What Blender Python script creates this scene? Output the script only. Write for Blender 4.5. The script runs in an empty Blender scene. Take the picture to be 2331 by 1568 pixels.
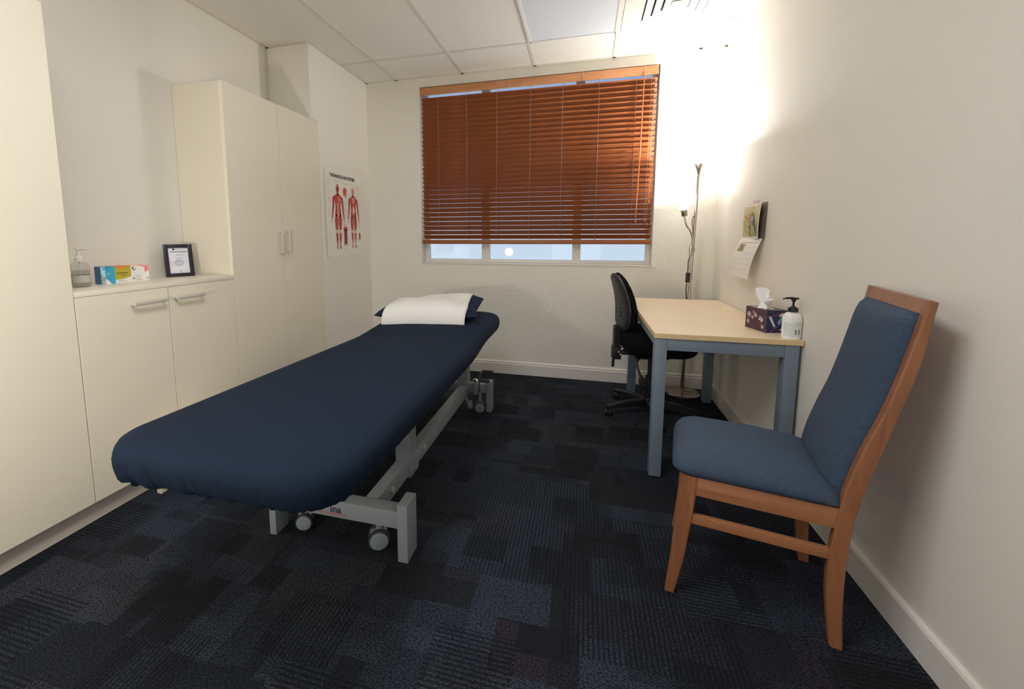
import bpy, bmesh, math, random
from mathutils import Vector, Matrix

random.seed(7)
PI = math.pi
S = bpy.context.scene
COL = S.collection

# ------------------------------------------------------------------ camera, world, big lights, exposure
CAM_R = ((0.96608396, 0.25821935, -0.00213226), (-0.02733572, 0.11047588, 0.99350281), (-0.25677722, 0.95974885, -0.11378758))
cam_data = bpy.data.cameras.new('camera')
cam = bpy.data.objects.new('camera', cam_data)
COL.objects.link(cam)
r_, u_, f_ = [Vector(v) for v in CAM_R]
cam.matrix_world = Matrix(((r_.x, u_.x, -f_.x, -0.95776), (r_.y, u_.y, -f_.y, -3.59154), (r_.z, u_.z, -f_.z, 1.18853), (0, 0, 0, 1)))
cam_data.sensor_fit = 'HORIZONTAL'
cam_data.sensor_width = 36
cam_data.lens = 967.1222 / 2331 * 36
cam_data.shift_x = 96.5634 / 2331
cam_data.shift_y = -133.0514 / 2331
cam_data.clip_start = 0.02
S.camera = cam

S.view_settings.view_transform = 'Standard'
S.view_settings.look = 'None'
S.view_settings.gamma = 1
S.view_settings.use_curve_mapping = False
S.view_settings.exposure = 1.33
S.cycles.max_bounces = 10
S.cycles.diffuse_bounces = 6
S.cycles.transparent_max_bounces = 12
S.cycles.sample_clamp_indirect = 6
S.cycles.use_denoising = True

world = bpy.data.worlds.new('dusk')
S.world = world
world.use_nodes = True
wn = world.node_tree
wn.nodes.clear()
wo = wn.nodes.new('ShaderNodeOutputWorld')
wb = wn.nodes.new('ShaderNodeBackground')
wb.inputs['Strength'].default_value = 0.36
wtc = wn.nodes.new('ShaderNodeTexCoord')
wsep = wn.nodes.new('ShaderNodeSeparateXYZ')
wr = wn.nodes.new('ShaderNodeValToRGB')
wr.color_ramp.elements[0].position = 0.0
wr.color_ramp.elements[0].color = (0.80, 0.90, 1.0, 1)
we = wr.color_ramp.elements.new(0.16)
we.color = (0.40, 0.60, 0.92, 1)
wr.color_ramp.elements[1].position = 1.0
wr.color_ramp.elements[1].color = (0.22, 0.38, 0.78, 1)
wn.links.new(wtc.outputs['Generated'], wsep.inputs[0])
wmr = wn.nodes.new('ShaderNodeMapRange')
wmr.inputs['From Min'].default_value = -0.06
wmr.inputs['From Max'].default_value = 0.5
wn.links.new(wsep.outputs['Z'], wmr.inputs['Value'])
wn.links.new(wmr.outputs[0], wr.inputs[0])
wn.links.new(wr.outputs[0], wb.inputs[0])
wn.links.new(wb.outputs[0], wo.inputs[0])


def lamp_light(name, kind, loc, energy, color, radius):
    d = bpy.data.lights.new(name, kind)
    d.energy = energy
    d.color = color
    d.shadow_soft_size = radius
    o = bpy.data.objects.new(name, d)
    o.location = loc
    COL.objects.link(o)
    return o


# warm bedside lamp standing to the left of the camera, low down
sl = lamp_light('side_lamp_light', 'SPOT', (-2.25, -3.76, 0.93), 19, (1.0, 0.92, 0.80), 0.07)
sl.data.spot_size = math.radians(150)
sl.data.spot_blend = 1.0
sl.rotation_euler = Vector((-0.22, 1.0, 0.08)).to_track_quat('-Z', 'Y').to_euler()
# weak cool fill light, added unseen behind the camera
dd = bpy.data.lights.new('rear_fill_light', 'AREA')
dd.shape = 'RECTANGLE'
dd.size = 0.9
dd.size_y = 2.0
dd.energy = 3
dd.color = (0.92, 0.95, 1.0)
do = bpy.data.objects.new('rear_fill_light', dd)
do.location = (-1.1, -4.55, 1.1)
do.rotation_euler = (PI / 2, 0, 0)
COL.objects.link(do)

# unseen overhead fill, added above the camera end to lift the whole room
cd_ = bpy.data.lights.new('overhead_fill_light', 'AREA')
cd_.shape = 'RECTANGLE'
cd_.size = 0.58
cd_.size_y = 1.18
cd_.energy = 13
cd_.color = (0.96, 0.97, 1.0)
co_ = bpy.data.objects.new('overhead_fill_light', cd_)
co_.location = (-1.67, -3.02, 2.535)
COL.objects.link(co_)

# ------------------------------------------------------------------ materials
MATS = {}


def srgb(r, g, b):
    def c(v):
        v /= 255
        return v / 12.92 if v <= 0.04045 else ((v + 0.055) / 1.055) ** 2.4
    return (c(r), c(g), c(b), 1)


class NT:
    """small node helper"""
    def __init__(self, name):
        self.m = bpy.data.materials.new(name)
        self.m.use_nodes = True
        self.t = self.m.node_tree
        self.b = self.t.nodes['Principled BSDF']
        self.o = self.t.nodes['Material Output']

    def n(self, t, **kw):
        nd = self.t.nodes.new(t)
        for k, v in kw.items():
            setattr(nd, k, v)
        return nd

    def l(self, a, b):
        self.t.links.new(a, b)

    def math(self, op, a, b=None, clamp=False):
        nd = self.n('ShaderNodeMath', operation=op, use_clamp=clamp)
        for i, v in enumerate((a, b)):
            if v is None:
                continue
            if hasattr(v, 'links'):
                self.l(v, nd.inputs[i])
            else:
                nd.inputs[i].default_value = v
        return nd.outputs[0]

    def mix(self, fac, a, b):
        nd = self.n('ShaderNodeMix', data_type='RGBA')
        for i, v in ((0, fac), (6, a), (7, b)):
            if hasattr(v, 'links'):
                self.l(v, nd.inputs[i])
            else:
                nd.inputs[i].default_value = v
        return nd.outputs[2]


def mat(name, col, rough=0.5, metal=0.0, noise=0.0, nscale=8, bump=0.0, bscale=60, stretch=(1, 1, 1), spec=0.5, sheen=0.0, coord='Object'):
    if name in MATS:
        return MATS[name]
    k = NT(name)
    k.b.inputs['Roughness'].default_value = rough
    k.b.inputs['Metallic'].default_value = metal
    k.b.inputs['Specular IOR Level'].default_value = spec
    if sheen:
        k.b.inputs['Sheen Weight'].default_value = sheen
    tc = k.n('ShaderNodeTexCoord')
    mp = k.n('ShaderNodeMapping')
    mp.inputs['Scale'].default_value = stretch
    k.l(tc.outputs[coord], mp.inputs[0])
    ns = k.n('ShaderNodeTexNoise')
    ns.inputs['Scale'].default_value = nscale
    ns.inputs['Detail'].default_value = 5
    k.l(mp.outputs[0], ns.inputs['Vector'])
    d = tuple(c * (1 - noise) for c in col[:3]) + (1,)
    e = tuple(min(1, c * (1 + noise)) for c in col[:3]) + (1,)
    k.l(k.mix(ns.outputs[0], d, e), k.b.inputs['Base Color'])
    if bump:
        nb = k.n('ShaderNodeTexNoise')
        nb.inputs['Scale'].default_value = bscale
        nb.inputs['Detail'].default_value = 4
        k.l(mp.outputs[0], nb.inputs['Vector'])
        bp = k.n('ShaderNodeBump')
        bp.inputs['Strength'].default_value = bump
        bp.inputs['Distance'].default_value = 0.004
        k.l(nb.outputs[0], bp.inputs['Height'])
        k.l(bp.outputs[0], k.b.inputs['Normal'])
    MATS[name] = k.m
    return k.m


def flat(name, rgb, rough=0.6):
    return mat(name, srgb(*rgb), rough, noise=0.02)


def emis(name, col, strength, base=(0.9, 0.9, 0.9, 1)):
    k = NT(name)
    k.b.inputs['Base Color'].default_value = base
    k.b.inputs['Emission Color'].default_value = col
    k.b.inputs['Emission Strength'].default_value = strength
    MATS[name] = k.m
    return k.m


def wood(name, dark, light, axis='X', scale=1.0, rough=0.35, ring=18):
    k = NT(name)
    tc = k.n('ShaderNodeTexCoord')
    mp = k.n('ShaderNodeMapping')
    s = {'X': (1.2, 14, 14), 'Z': (14, 14, 1.2), 'Y': (14, 1.2, 14)}[axis]
    mp.inputs['Scale'].default_value = tuple(v * scale for v in s)
    k.l(tc.outputs['Object'], mp.inputs[0])
    n1 = k.n('ShaderNodeTexNoise')
    n1.inputs['Scale'].default_value = 2.2
    n1.inputs['Detail'].default_value = 8
    n1.inputs['Distortion'].default_value = 1.2
    k.l(mp.outputs[0], n1.inputs['Vector'])
    n2 = k.n('ShaderNodeTexNoise')
    n2.inputs['Scale'].default_value = ring
    n2.inputs['Detail'].default_value = 3
    k.l(mp.outputs[0], n2.inputs['Vector'])
    s1 = k.math('MULTIPLY', n1.outputs[0], 0.75)
    s2 = k.math('MULTIPLY', n2.outputs[0], 0.3)
    f = k.math('ADD', s1, s2, clamp=True)
    cr = k.n('ShaderNodeValToRGB')
    cr.color_ramp.elements[0].position = 0.3
    cr.color_ramp.elements[0].color = dark
    cr.color_ramp.elements[1].position = 0.7
    cr.color_ramp.elements[1].color = light
    k.l(f, cr.inputs[0])
    k.l(cr.outputs[0], k.b.inputs['Base Color'])
    k.b.inputs['Roughness'].default_value = rough
    bp = k.n('ShaderNodeBump')
    bp.inputs['Strength'].default_value = 0.08
    bp.inputs['Distance'].default_value = 0.002
    k.l(f, bp.inputs['Height'])
    k.l(bp.outputs[0], k.b.inputs['Normal'])
    MATS[name] = k.m
    return k.m


def carpet():
    k = NT('carpet')
    tc = k.n('ShaderNodeTexCoord')
    sx = k.n('ShaderNodeSeparateXYZ')
    k.l(tc.outputs['Object'], sx.inputs[0])
    X, Y = sx.outputs[0], sx.outputs[1]

    def cell(wx, wy, ox, oy, seed, stagger=0.37):
        iy = k.math('FLOOR', k.math('ADD', k.math('DIVIDE', Y, wy), oy))
        shift = k.math('MULTIPLY', iy, stagger)
        ix = k.math('FLOOR', k.math('ADD', k.math('ADD', k.math('DIVIDE', X, wx), ox), shift))
        cb = k.n('ShaderNodeCombineXYZ')
        k.l(ix, cb.inputs[0])
        k.l(iy, cb.inputs[1])
        cb.inputs[2].default_value = seed
        w = k.n('ShaderNodeTexWhiteNoise', noise_dimensions='3D')
        k.l(cb.outputs[0], w.inputs['Vector'])
        return w.outputs['Value']

    a = cell(0.25, 0.17, .3, .1, 1.5)
    b = cell(0.155, 0.26, .7, .6, 4.5, .61)
    c = cell(0.36, 0.115, .1, .9, 8.5, .43)
    t = k.math('ADD', k.math('MULTIPLY', a, 0.5), k.math('ADD', k.math('MULTIPLY', b, 0.3), k.math('MULTIPLY', c, 0.3)))
    ramp = k.n('ShaderNodeValToRGB')
    ramp.color_ramp.interpolation = 'CONSTANT'
    e = ramp.color_ramp.elements
    e[0].position = 0
    e[0].color = (0.26, 0.26, 0.26, 1)
    e[1].position = 0.36
    e[1].color = (0.5, 0.5, 0.5, 1)
    for p, v in ((0.5, 0.80), (0.68, 0.62), (0.8, 0.9), (0.93, 0.36)):
        q = e.new(p)
        q.color = (v, v, v, 1)
    k.l(t, ramp.inputs[0])
    # yarn flecks
    nz = k.n('ShaderNodeTexNoise')
    nz.inputs['Scale'].default_value = 170
    nz.inputs['Detail'].default_value = 2
    k.l(tc.outputs['Object'], nz.inputs['Vector'])
    vo = k.n('ShaderNodeTexVoronoi')
    vo.inputs['Scale'].default_value = 1.0
    vmp = k.n('ShaderNodeMapping')
    vmp.inputs['Rotation'].default_value = (0, 0, math.radians(32))
    vmp.inputs['Scale'].default_value = (105, 215, 1)
    vo.voronoi_dimensions = '2D'
    vo.inputs['Randomness'].default_value = 0.55
    k.l(tc.outputs['Object'], vmp.inputs[0])
    k.l(vmp.outputs[0], vo.inputs['Vector'])
    # ribs: in some patches along x, in others along y
    jit = k.math('MULTIPLY', nz.outputs[0], 2.4)
    rx = k.math('SINE', k.math('ADD', k.math('MULTIPLY', X, 2 * PI / 0.0145), jit))
    ry = k.math('SINE', k.math('ADD', k.math('MULTIPLY', Y, 2 * PI / 0.0145), jit))
    d1 = cell(0.25, 0.22, .45, .2, 11.5, .5)
    isx = k.math('GREATER_THAN', d1, 0.74)
    isy = k.math('LESS_THAN', d1, 0.22)
    ribx = k.math('MULTIPLY', k.math('GREATER_THAN', rx, 0.1), isx)
    riby = k.math('MULTIPLY', k.math('GREATER_THAN', ry, 0.1), isy)
    rib = k.math('ADD', ribx, riby, clamp=True)
    ribm = k.math('SUBTRACT', 1.0, k.math('MULTIPLY', rib, 0.72))
    dash = k.math('MULTIPLY', k.math('SUBTRACT', 0.62, vo.outputs['Distance'], clamp=True), 2.3)
    fleck = k.math('ADD', 0.12, k.math('MULTIPLY', dash, k.math('MULTIPLY', k.math('POWER', nz.outputs[0], 2.0), 4.6)))
    lev = k.math('MULTIPLY', k.math('MULTIPLY', ramp.outputs[0], ribm), fleck)
    hue = cell(0.25, 0.17, .3, .1, 21.5)
    base1 = k.mix(k.math('GREATER_THAN', hue, 0.55), (0.042, 0.052, 0.077, 1), (0.046, 0.052, 0.064, 1))
    base = k.mix(k.math('GREATER_THAN', hue, 0.96), base1, (0.036, 0.030, 0.042, 1))
    dark = (0.005, 0.006, 0.008, 1)
    k.l(k.mix(k.math('MULTIPLY', lev, 0.9, clamp=True), dark, base), k.b.inputs['Base Color'])
    k.b.inputs['Roughness'].default_value = 0.95
    k.b.inputs['Specular IOR Level'].default_value = 0.15
    bp = k.n('ShaderNodeBump')
    bp.inputs['Strength'].default_value = 0.6
    bp.inputs['Distance'].default_value = 0.004
    k.l(k.math('ADD', k.math('MULTIPLY', vo.outputs['Distance'], -1.0), k.math('MULTIPLY', rib, -0.6)), bp.inputs['Height'])
    k.l(bp.outputs[0], k.b.inputs['Normal'])
    MATS['carpet'] = k.m
    return k.m


def weave(name, dark, light, pitch=0.0034, rough=0.8, bumpd=0.0012):
    k = NT(name)
    tc = k.n('ShaderNodeTexCoord')
    sx = k.n('ShaderNodeSeparateXYZ')
    k.l(tc.outputs['UV'], sx.inputs[0])
    w = 2 * PI / pitch
    s1 = k.math('SINE', k.math('MULTIPLY', sx.outputs[0], w))
    s2 = k.math('SINE', k.math('MULTIPLY', sx.outputs[1], w))
    h = k.math('ADD', k.math('MULTIPLY', k.math('MULTIPLY', s1, s2), 0.5), 0.5)
    nz = k.n('ShaderNodeTexNoise')
    nz.inputs['Scale'].default_value = 90
    k.l(tc.outputs['Object'], nz.inputs['Vector'])
    f = k.math('ADD', k.math('MULTIPLY', h, 0.75), k.math('MULTIPLY', nz.outputs[0], 0.35), clamp=True)
    k.l(k.mix(f, dark, light), k.b.inputs['Base Color'])
    k.b.inputs['Roughness'].default_value = rough
    k.b.inputs['Specular IOR Level'].default_value = 0.25
    k.b.inputs['Sheen Weight'].default_value = 0.0
    bp = k.n('ShaderNodeBump')
    bp.inputs['Strength'].default_value = 0.5
    bp.inputs['Distance'].default_value = bumpd
    k.l(h, bp.inputs['Height'])
    k.l(bp.outputs[0], k.b.inputs['Normal'])
    MATS[name] = k.m
    return k.m


def glass(name, tint=(1, 1, 1, 1), rough=0.0, mixf=0.12):
    k = NT(name)
    k.t.nodes.remove(k.b)
    tr = k.n('ShaderNodeBsdfTransparent')
    tr.inputs[0].default_value = tint
    gl = k.n('ShaderNodeBsdfGlossy')
    gl.inputs['Roughness'].default_value = rough
    fr = k.n('ShaderNodeLayerWeight')
    fr.inputs[0].default_value = 0.5
    f = k.math('ADD', k.math('MULTIPLY', k.math('POWER', fr.outputs['Facing'], 5.0), 0.6), mixf, clamp=True)
    mx = k.n('ShaderNodeMixShader')
    k.l(f, mx.inputs[0])
    k.l(tr.outputs[0], mx.inputs[1])
    k.l(gl.outputs[0], mx.inputs[2])
    k.l(mx.outputs[0], k.o.inputs[0])
    MATS[name] = k.m
    return k.m


WALL = mat('painted_wall', srgb(229, 225, 215), 0.75, noise=0.015, nscale=3, bump=0.12, bscale=45)
WALLT = mat('textured_wall', srgb(229, 225, 214), 0.75, noise=0.02, nscale=3, bump=0.55, bscale=38)
LAM = mat('cream_laminate', srgb(224, 216, 197), 0.38, noise=0.012, nscale=6)
LAME = mat('cream_edging', srgb(236, 226, 204), 0.45, noise=0.01)
GLOSSW = mat('white_gloss_paint', srgb(226, 222, 214), 0.35, noise=0.01)
KICK = mat('kickboard_laminate', srgb(222, 216, 204), 0.5, noise=0.02)
STEEL = mat('brushed_steel', (0.72, 0.69, 0.63, 1), 0.5, metal=0.7, noise=0.05, nscale=40)
CHROME = mat('chrome', (0.85, 0.85, 0.85, 1), 0.1, metal=1.0)
NICKEL = mat('satin_nickel', (0.52, 0.47, 0.41, 1), 0.24, metal=1.0, noise=0.03)
TILE = mat('ceiling_tile', srgb(228, 224, 216), 0.85, noise=0.03, nscale=160, bump=0.5, bscale=110)
TBAR = mat('ceiling_grid_paint', srgb(214, 208, 196), 0.5, noise=0.01)
NAVY = mat('navy_sheet', (0.0040, 0.0118, 0.0275, 1), 0.85, noise=0.08, nscale=14, bump=0.10, bscale=320, sheen=0.0, spec=0.2)
NAVY2 = mat('navy_pillowcase', (0.006, 0.014, 0.038, 1), 0.75, noise=0.10, nscale=14, bump=0.25, bscale=40, sheen=0.0, spec=0.2)
TOWEL = mat('white_towel', srgb(222, 219, 216), 0.9, noise=0.015, bump=0.2, bscale=260)
FRAMEP = mat('pale_grey_powder_coat', srgb(136, 143, 148), 0.45, noise=0.02)
DESKM = mat('grey_powder_coat', srgb(112, 124, 138), 0.42, noise=0.02)
DESKTOP = mat('maple_laminate', srgb(238, 218, 188), 0.3, noise=0.035, nscale=2.5, stretch=(8, 1, 8))
DESKEDGE = mat('maple_edging', srgb(214, 188, 142), 0.4, noise=0.03, nscale=3, stretch=(8, 1, 8))
BLACKF = mat('black_upholstery', (0.0045, 0.0047, 0.0055, 1), 0.9, noise=0.2, nscale=60, bump=0.3, bscale=300, spec=0.12)
BLACKP = mat('black_plastic', (0.009, 0.0095, 0.011, 1), 0.45, noise=0.05, bump=0.06, bscale=400)
SHELLP = mat('charcoal_plastic', (0.015, 0.0165, 0.019, 1), 0.5, noise=0.05, bump=0.1, bscale=500)
RUBBER = mat('dark_rubber', (0.02, 0.022, 0.03, 1), 0.6)
CASTG = mat('grey_caster_plastic', srgb(128, 136, 144), 0.45, noise=0.02)
BLIND = wood('stained_slat_wood', (0.215, 0.060, 0.018, 1), (0.37, 0.115, 0.034, 1), 'X', 0.8, 0.42)
CORDM = mat('brown_cord', srgb(150, 118, 108), 0.7)
CHAIRW = wood('chair_timber', (0.20, 0.073, 0.031, 1), (0.34, 0.138, 0.062, 1), 'Z', 0.9, 0.33)
CHAIRX = wood('chair_rail_timber', (0.26, 0.100, 0.042, 1), (0.42, 0.185, 0.085, 1), 'X', 0.9, 0.33)
FABR = weave('blue_woven_fabric', (0.007, 0.020, 0.046, 1), (0.074, 0.110, 0.165, 1), 0.0042)
CARPET = carpet()
PANE = glass('window_glass', (0.92, 0.96, 1, 1), 0.0, 0.035)
CLEAR = glass('clear_plastic', (0.93, 0.94, 0.93, 1), 0.12, 0.05)
PAPER = flat('white_paper', (238, 236, 230), 0.6)
BLACKFR = mat('black_frame_paint', (0.012, 0.010, 0.018, 1), 0.35)
INK = flat('black_ink', (40, 38, 40))

# ------------------------------------------------------------------ mesh helpers


def B():
    return bmesh.new()


def add_box(bm, x0, x1, y0, y1, z0, z1, M=None, mi=0, bev=0.0, seg=2):
    r = bmesh.ops.create_cube(bm, size=1)
    vs = r['verts']
    for v in vs:
        v.co = Vector((x0 + (v.co.x + .5) * (x1 - x0), y0 + (v.co.y + .5) * (y1 - y0), z0 + (v.co.z + .5) * (z1 - z0)))
        if M:
            v.co = M @ v.co
    fs = {f for v in vs for f in v.link_faces}
    if bev > 0:
        es = {e for v in vs for e in v.link_edges}
        rr = bmesh.ops.bevel(bm, geom=list(es), offset=bev, segments=seg, affect='EDGES', profile=0.6)
        fs = set(rr['faces']) | {f for f in fs if f.is_valid}
    for f in fs:
        if f.is_valid:
            f.material_index = mi
    return vs


def add_prism(bm, pts, axis, a0, a1, M=None, mi=0):
    """pts 2D polygon in the two axes other than axis (order xyz)"""
    def mk(p, a):
        c = {'x': (a, p[0], p[1]), 'y': (p[0], a, p[1]), 'z': (p[0], p[1], a)}[axis]
        c = Vector(c)
        return M @ c if M else c
    lo = [bm.verts.new(mk(p, a0)) for p in pts]
    hi = [bm.verts.new(mk(p, a1)) for p in pts]
    n = len(pts)
    fs = []
    for i in range(n):
        j = (i + 1) % n
        fs.append(bm.faces.new((lo[i], lo[j], hi[j], hi[i])))
    fs.append(bm.faces.new(lo[::-1]))
    fs.append(bm.faces.new(hi))
    for f in fs:
        f.material_index = mi
    return fs


def frame_of(d):
    d = Vector(d).normalized()
    a = Vector((0, 0, 1)) if abs(d.z) < 0.9 else Vector((1, 0, 0))
    x = a.cross(d).normalized()
    return x, d.cross(x).normalized(), d


def add_tube(bm, path, r, n=10, cap=True, mi=0):
    path = [Vector(p) for p in path]
    rs = r if isinstance(r, (list, tuple)) else [r] * len(path)
    rings = []
    px = None
    for i, p in enumerate(path):
        d = (path[min(i + 1, len(path) - 1)] - path[max(i - 1, 0)])
        if px is None:
            x, y, d = frame_of(d)
        else:
            d = d.normalized()
            x = (px - d * px.dot(d)).normalized()
            y = d.cross(x)
        px = x
        rings.append([bm.verts.new(p + (x * math.cos(2 * PI * k / n) + y * math.sin(2 * PI * k / n)) * rs[i]) for k in range(n)])
    for a, b in zip(rings, rings[1:]):
        for k in range(n):
            f = bm.faces.new((a[k], a[(k + 1) % n], b[(k + 1) % n], b[k]))
            f.material_index = mi
    if cap:
        for rg in (rings[0][::-1], rings[-1]):
            f = bm.faces.new(rg)
            f.material_index = mi
    return rings


def add_lathe(bm, prof, o=(0, 0, 0), axis=(0, 0, 1), n=32, mi=0, closed=False):
    x, y, d = frame_of(axis)
    o = Vector(o)
    rings = []
    for r, h in prof:
        if r < 1e-6:
            rings.append([bm.verts.new(o + d * h)])
        else:
            rings.append([bm.verts.new(o + d * h + (x * math.cos(2 * PI * k / n) + y * math.sin(2 * PI * k / n)) * r) for k in range(n)])
    for a, b in zip(rings, rings[1:]):
        for k in range(n):
            k2 = (k + 1) % n
            if len(a) == 1 and len(b) == 1:
                continue
            if len(a) == 1:
                f = bm.faces.new((a[0], b[k2], b[k]))
            elif len(b) == 1:
                f = bm.faces.new((a[k], a[k2], b[0]))
            else:
                f = bm.faces.new((a[k], a[k2], b[k2], b[k]))
            f.material_index = mi
    return rings


def smooth_path(pts, sub=6):
    pts = [Vector(p) for p in pts]
    P = [pts[0]] + pts + [pts[-1]]
    out = []
    for i in range(1, len(P) - 2):
        p0, p1, p2, p3 = P[i - 1:i + 3]
        for s in range(sub):
            t = s / sub
            out.append(0.5 * ((2 * p1) + (p2 - p0) * t + (2 * p0 - 5 * p1 + 4 * p2 - p3) * t * t + (3 * p1 - p0 - 3 * p2 + p3) * t ** 3))
    out.append(pts[-1])
    return out


def interp(tab, x):
    if x <= tab[0][0]:
        return tab[0][1]
    for (a, b), (c, d) in zip(tab, tab[1:]):
        if x <= c:
            return b + (d - b) * (x - a) / (c - a)
    return tab[-1][1]


def obj(name, bm, m, parent=None, smooth=True, ang=35, normals=True):
    if normals:
        bmesh.ops.recalc_face_normals(bm, faces=bm.faces)
    me = bpy.data.meshes.new(name)
    bm.to_mesh(me)
    bm.free()
    for mm in (m if isinstance(m, (list, tuple)) else [m]):
        me.materials.append(mm)
    if smooth:
        for p in me.polygons:
            p.use_smooth = True
        me.set_sharp_from_angle(angle=math.radians(ang))
    o = bpy.data.objects.new(name, me)
    COL.objects.link(o)
    if parent:
        o.parent = parent
    return o


def tag(o, label, cat, group=None):
    o['label'] = label
    o['category'] = cat
    if group:
        o['group'] = group
    return o


def thing(name, label, cat, loc=(0, 0, 0), rz=0.0, group=None):
    o = bpy.data.objects.new(name, None)
    o.empty_display_size = 0.1
    COL.objects.link(o)
    o.location = loc
    o.rotation_euler = (0, 0, rz)
    return tag(o, label, cat, group)


def struct(name, bm, m, parent=None, smooth=False):
    o = obj(name, bm, m, parent, smooth=smooth)
    if parent is None:
        o['kind'] = 'structure'
    return o


def box_obj(name, dims, m, parent=None, bev=0.0015):
    bm = B()
    add_box(bm, *dims, bev=bev)
    return obj(name, bm, m, parent)


def planar(name, O, A, Bv, polys, mats, parent=None, step=0.00025):
    """flat print: polys = [(pts, matkey, layer)] in metres along A and Bv"""
    O, A, Bv = Vector(O), Vector(A).normalized(), Vector(Bv).normalized()
    N = A.cross(Bv).normalized()
    keys = []
    bm = B()
    for pts, key, layer in polys:
        if key not in keys:
            keys.append(key)
        vs = [bm.verts.new(O + A * p[0] + Bv * p[1] + N * (step * (layer + 1))) for p in pts]
        try:
            f = bm.faces.new(vs)
        except ValueError:
            continue
        f.normal_update()
        if f.normal.dot(N) < 0:
            f.normal_flip()
        f.material_index = keys.index(key)
    bmesh.ops.triangulate(bm, faces=bm.faces, ngon_method='EAR_CLIP')
    return obj(name, bm, [mats[k] for k in keys], parent, smooth=False, normals=False)


def rect(x0, y0, x1, y1):
    return [(x0, y0), (x1, y0), (x1, y1), (x0, y1)]


def ell(cx, cy, rx, ry, n=20, a0=0, a1=2 * PI):
    full = abs(a1 - a0 - 2 * PI) < 1e-6
    m_ = n if full else n + 1
    return [(cx + rx * math.cos(a0 + (a1 - a0) * i / n), cy + ry * math.sin(a0 + (a1 - a0) * i / n)) for i in range(m_)]


def text_obj(name, s, size, O, A, Bv, m, parent=None, bold=0.0, extr=0.0002, xs=1.0, align='LEFT'):
    cu = bpy.data.curves.new('tmp_text', 'FONT')
    cu.body = s
    cu.size = size
    cu.offset = bold
    cu.align_x = align
    cu.extrude = 0.0
    t = bpy.data.objects.new('tmp_text', cu)
    COL.objects.link(t)
    dg = bpy.context.evaluated_depsgraph_get()
    dg.update()
    me = bpy.data.meshes.new_from_object(t.evaluated_get(dg))
    bpy.data.objects.remove(t)
    bpy.data.curves.remove(cu)
    A = Vector(A).normalized()
    Bv = Vector(Bv).normalized()
    N = A.cross(Bv)
    O = Vector(O)
    for v in me.vertices:
        v.co = O + A * v.co.x * xs + Bv * v.co.y + N * extr
    me.materials.clear()
    me.materials.append(m)
    o = bpy.data.objects.new(name, me)
    COL.objects.link(o)
    if parent:
        o.parent = parent
    return o


# ------------------------------------------------------------------ the room
H = 2.551
XL = -2.870       # plane of the cupboard fronts and of the flush left wall
XR = -3.212       # back of the recess
YB = -4.7
YW = -0.755       # where the flush left wall starts
YK = -0.835       # face of the bulkhead above the cupboard
HT = 2.034        # top of the tall cupboards
HB = 0.977        # top of the low cupboards
WX0, WX1, WZ0, WZ1 = -2.361, -0.440, 0.961, 2.471
REV = 0.10

bm = B()
add_box(bm, XR - .1, 0.1, YB - .1, 0.2, -0.06, 0)
struct('floor', bm, CARPET)

bm = B()
add_box(bm, XR - .1, 0.1, YB - .1, 0.2, H, H + 0.05)
struct('ceiling', bm, TILE)

bm = B()   # window wall with a hole
add_box(bm, XR - .1, WX0, 0, 0.2, 0, H)
add_box(bm, WX1, 0.1, 0, 0.2, 0, H)
add_box(bm, WX0, WX1, 0, 0.2, 0, WZ0)
add_box(bm, WX0, WX1, 0, 0.2, WZ1, H)
bmesh.ops.remove_doubles(bm, verts=bm.verts, dist=1e-5)
struct('wall_back', bm, WALLT)

bm = B()
add_box(bm, 0, 0.1, YB, 0, 0, H)
struct('wall_right', bm, WALL)

bm = B()
add_box(bm, XR - 0.1, XR, YB, YW, 0, H)
struct('wall_left', bm, WALL)
bm = B()   # part of the left wall flush with the cupboard fronts
add_box(bm, XR, XL, YW, 0, 0, HT + 0.002)
struct('wall_end', bm, WALL)
bm = B()   # the same wall above the cupboard tops
add_box(bm, XR, XL, YK, 0, HT + 0.002, H)
struct('wall_bulkhead', bm, WALL)

bm = B()
add_box(bm, XR - .1, 0.1, YB - .1, YB, 0, H)
struct('wall_front', bm, WALL)

# ceiling grid bars
GA, GB = 0.1733, 0.419
bm = B()
tb = 0.0125
for i in range(5):
    x = -GA - 0.6 * i
    add_box(bm, x - tb, x + tb, YB, 0, H - 0.004, H)
for k in range(4):
    y = -GB - 1.2 * k
    add_box(bm, XL if k == 0 else XR, 0, y - tb, y + tb, H - 0.0035, H)
struct('trim_1', bm, TBAR)
bm = B()   # wall angle around the edge
add_box(bm, XR, XR + 0.022, YB, YK, H - 0.005, H)
add_box(bm, XR, XL, YK - 0.022, YK, H - 0.005, H)
add_box(bm, XL, XL + 0.02, YK, 0, H - 0.004, H)
add_box(bm, XL, 0, -0.02, 0, H - 0.004, H)
add_box(bm, -0.02, 0, YB, 0, H - 0.004, H)
add_box(bm, XR, XR + 0.006, YK + 0.0 - 0.03, YK, HT, H)
struct('trim_2', bm, TBAR)

# baseboards
bm = B()
prof = [(0, 0), (-0.016, 0), (-0.016, 0.088), (-0.010, 0.094), (-0.010, 0.100), (-0.013, 0.103), (-0.006, 0.112), (0, 0.113)]
add_prism(bm, prof, 'x', XL, 0)
struct('baseboard_back', bm, GLOSSW)
bm = B()
add_prism(bm, [(0, 0), (-0.016, 0), (-0.016, 0.094), (-0.012, 0.102), (0, 0.105)], 'y', YB, -0.016)
struct('baseboard_right', bm, GLOSSW)

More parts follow.
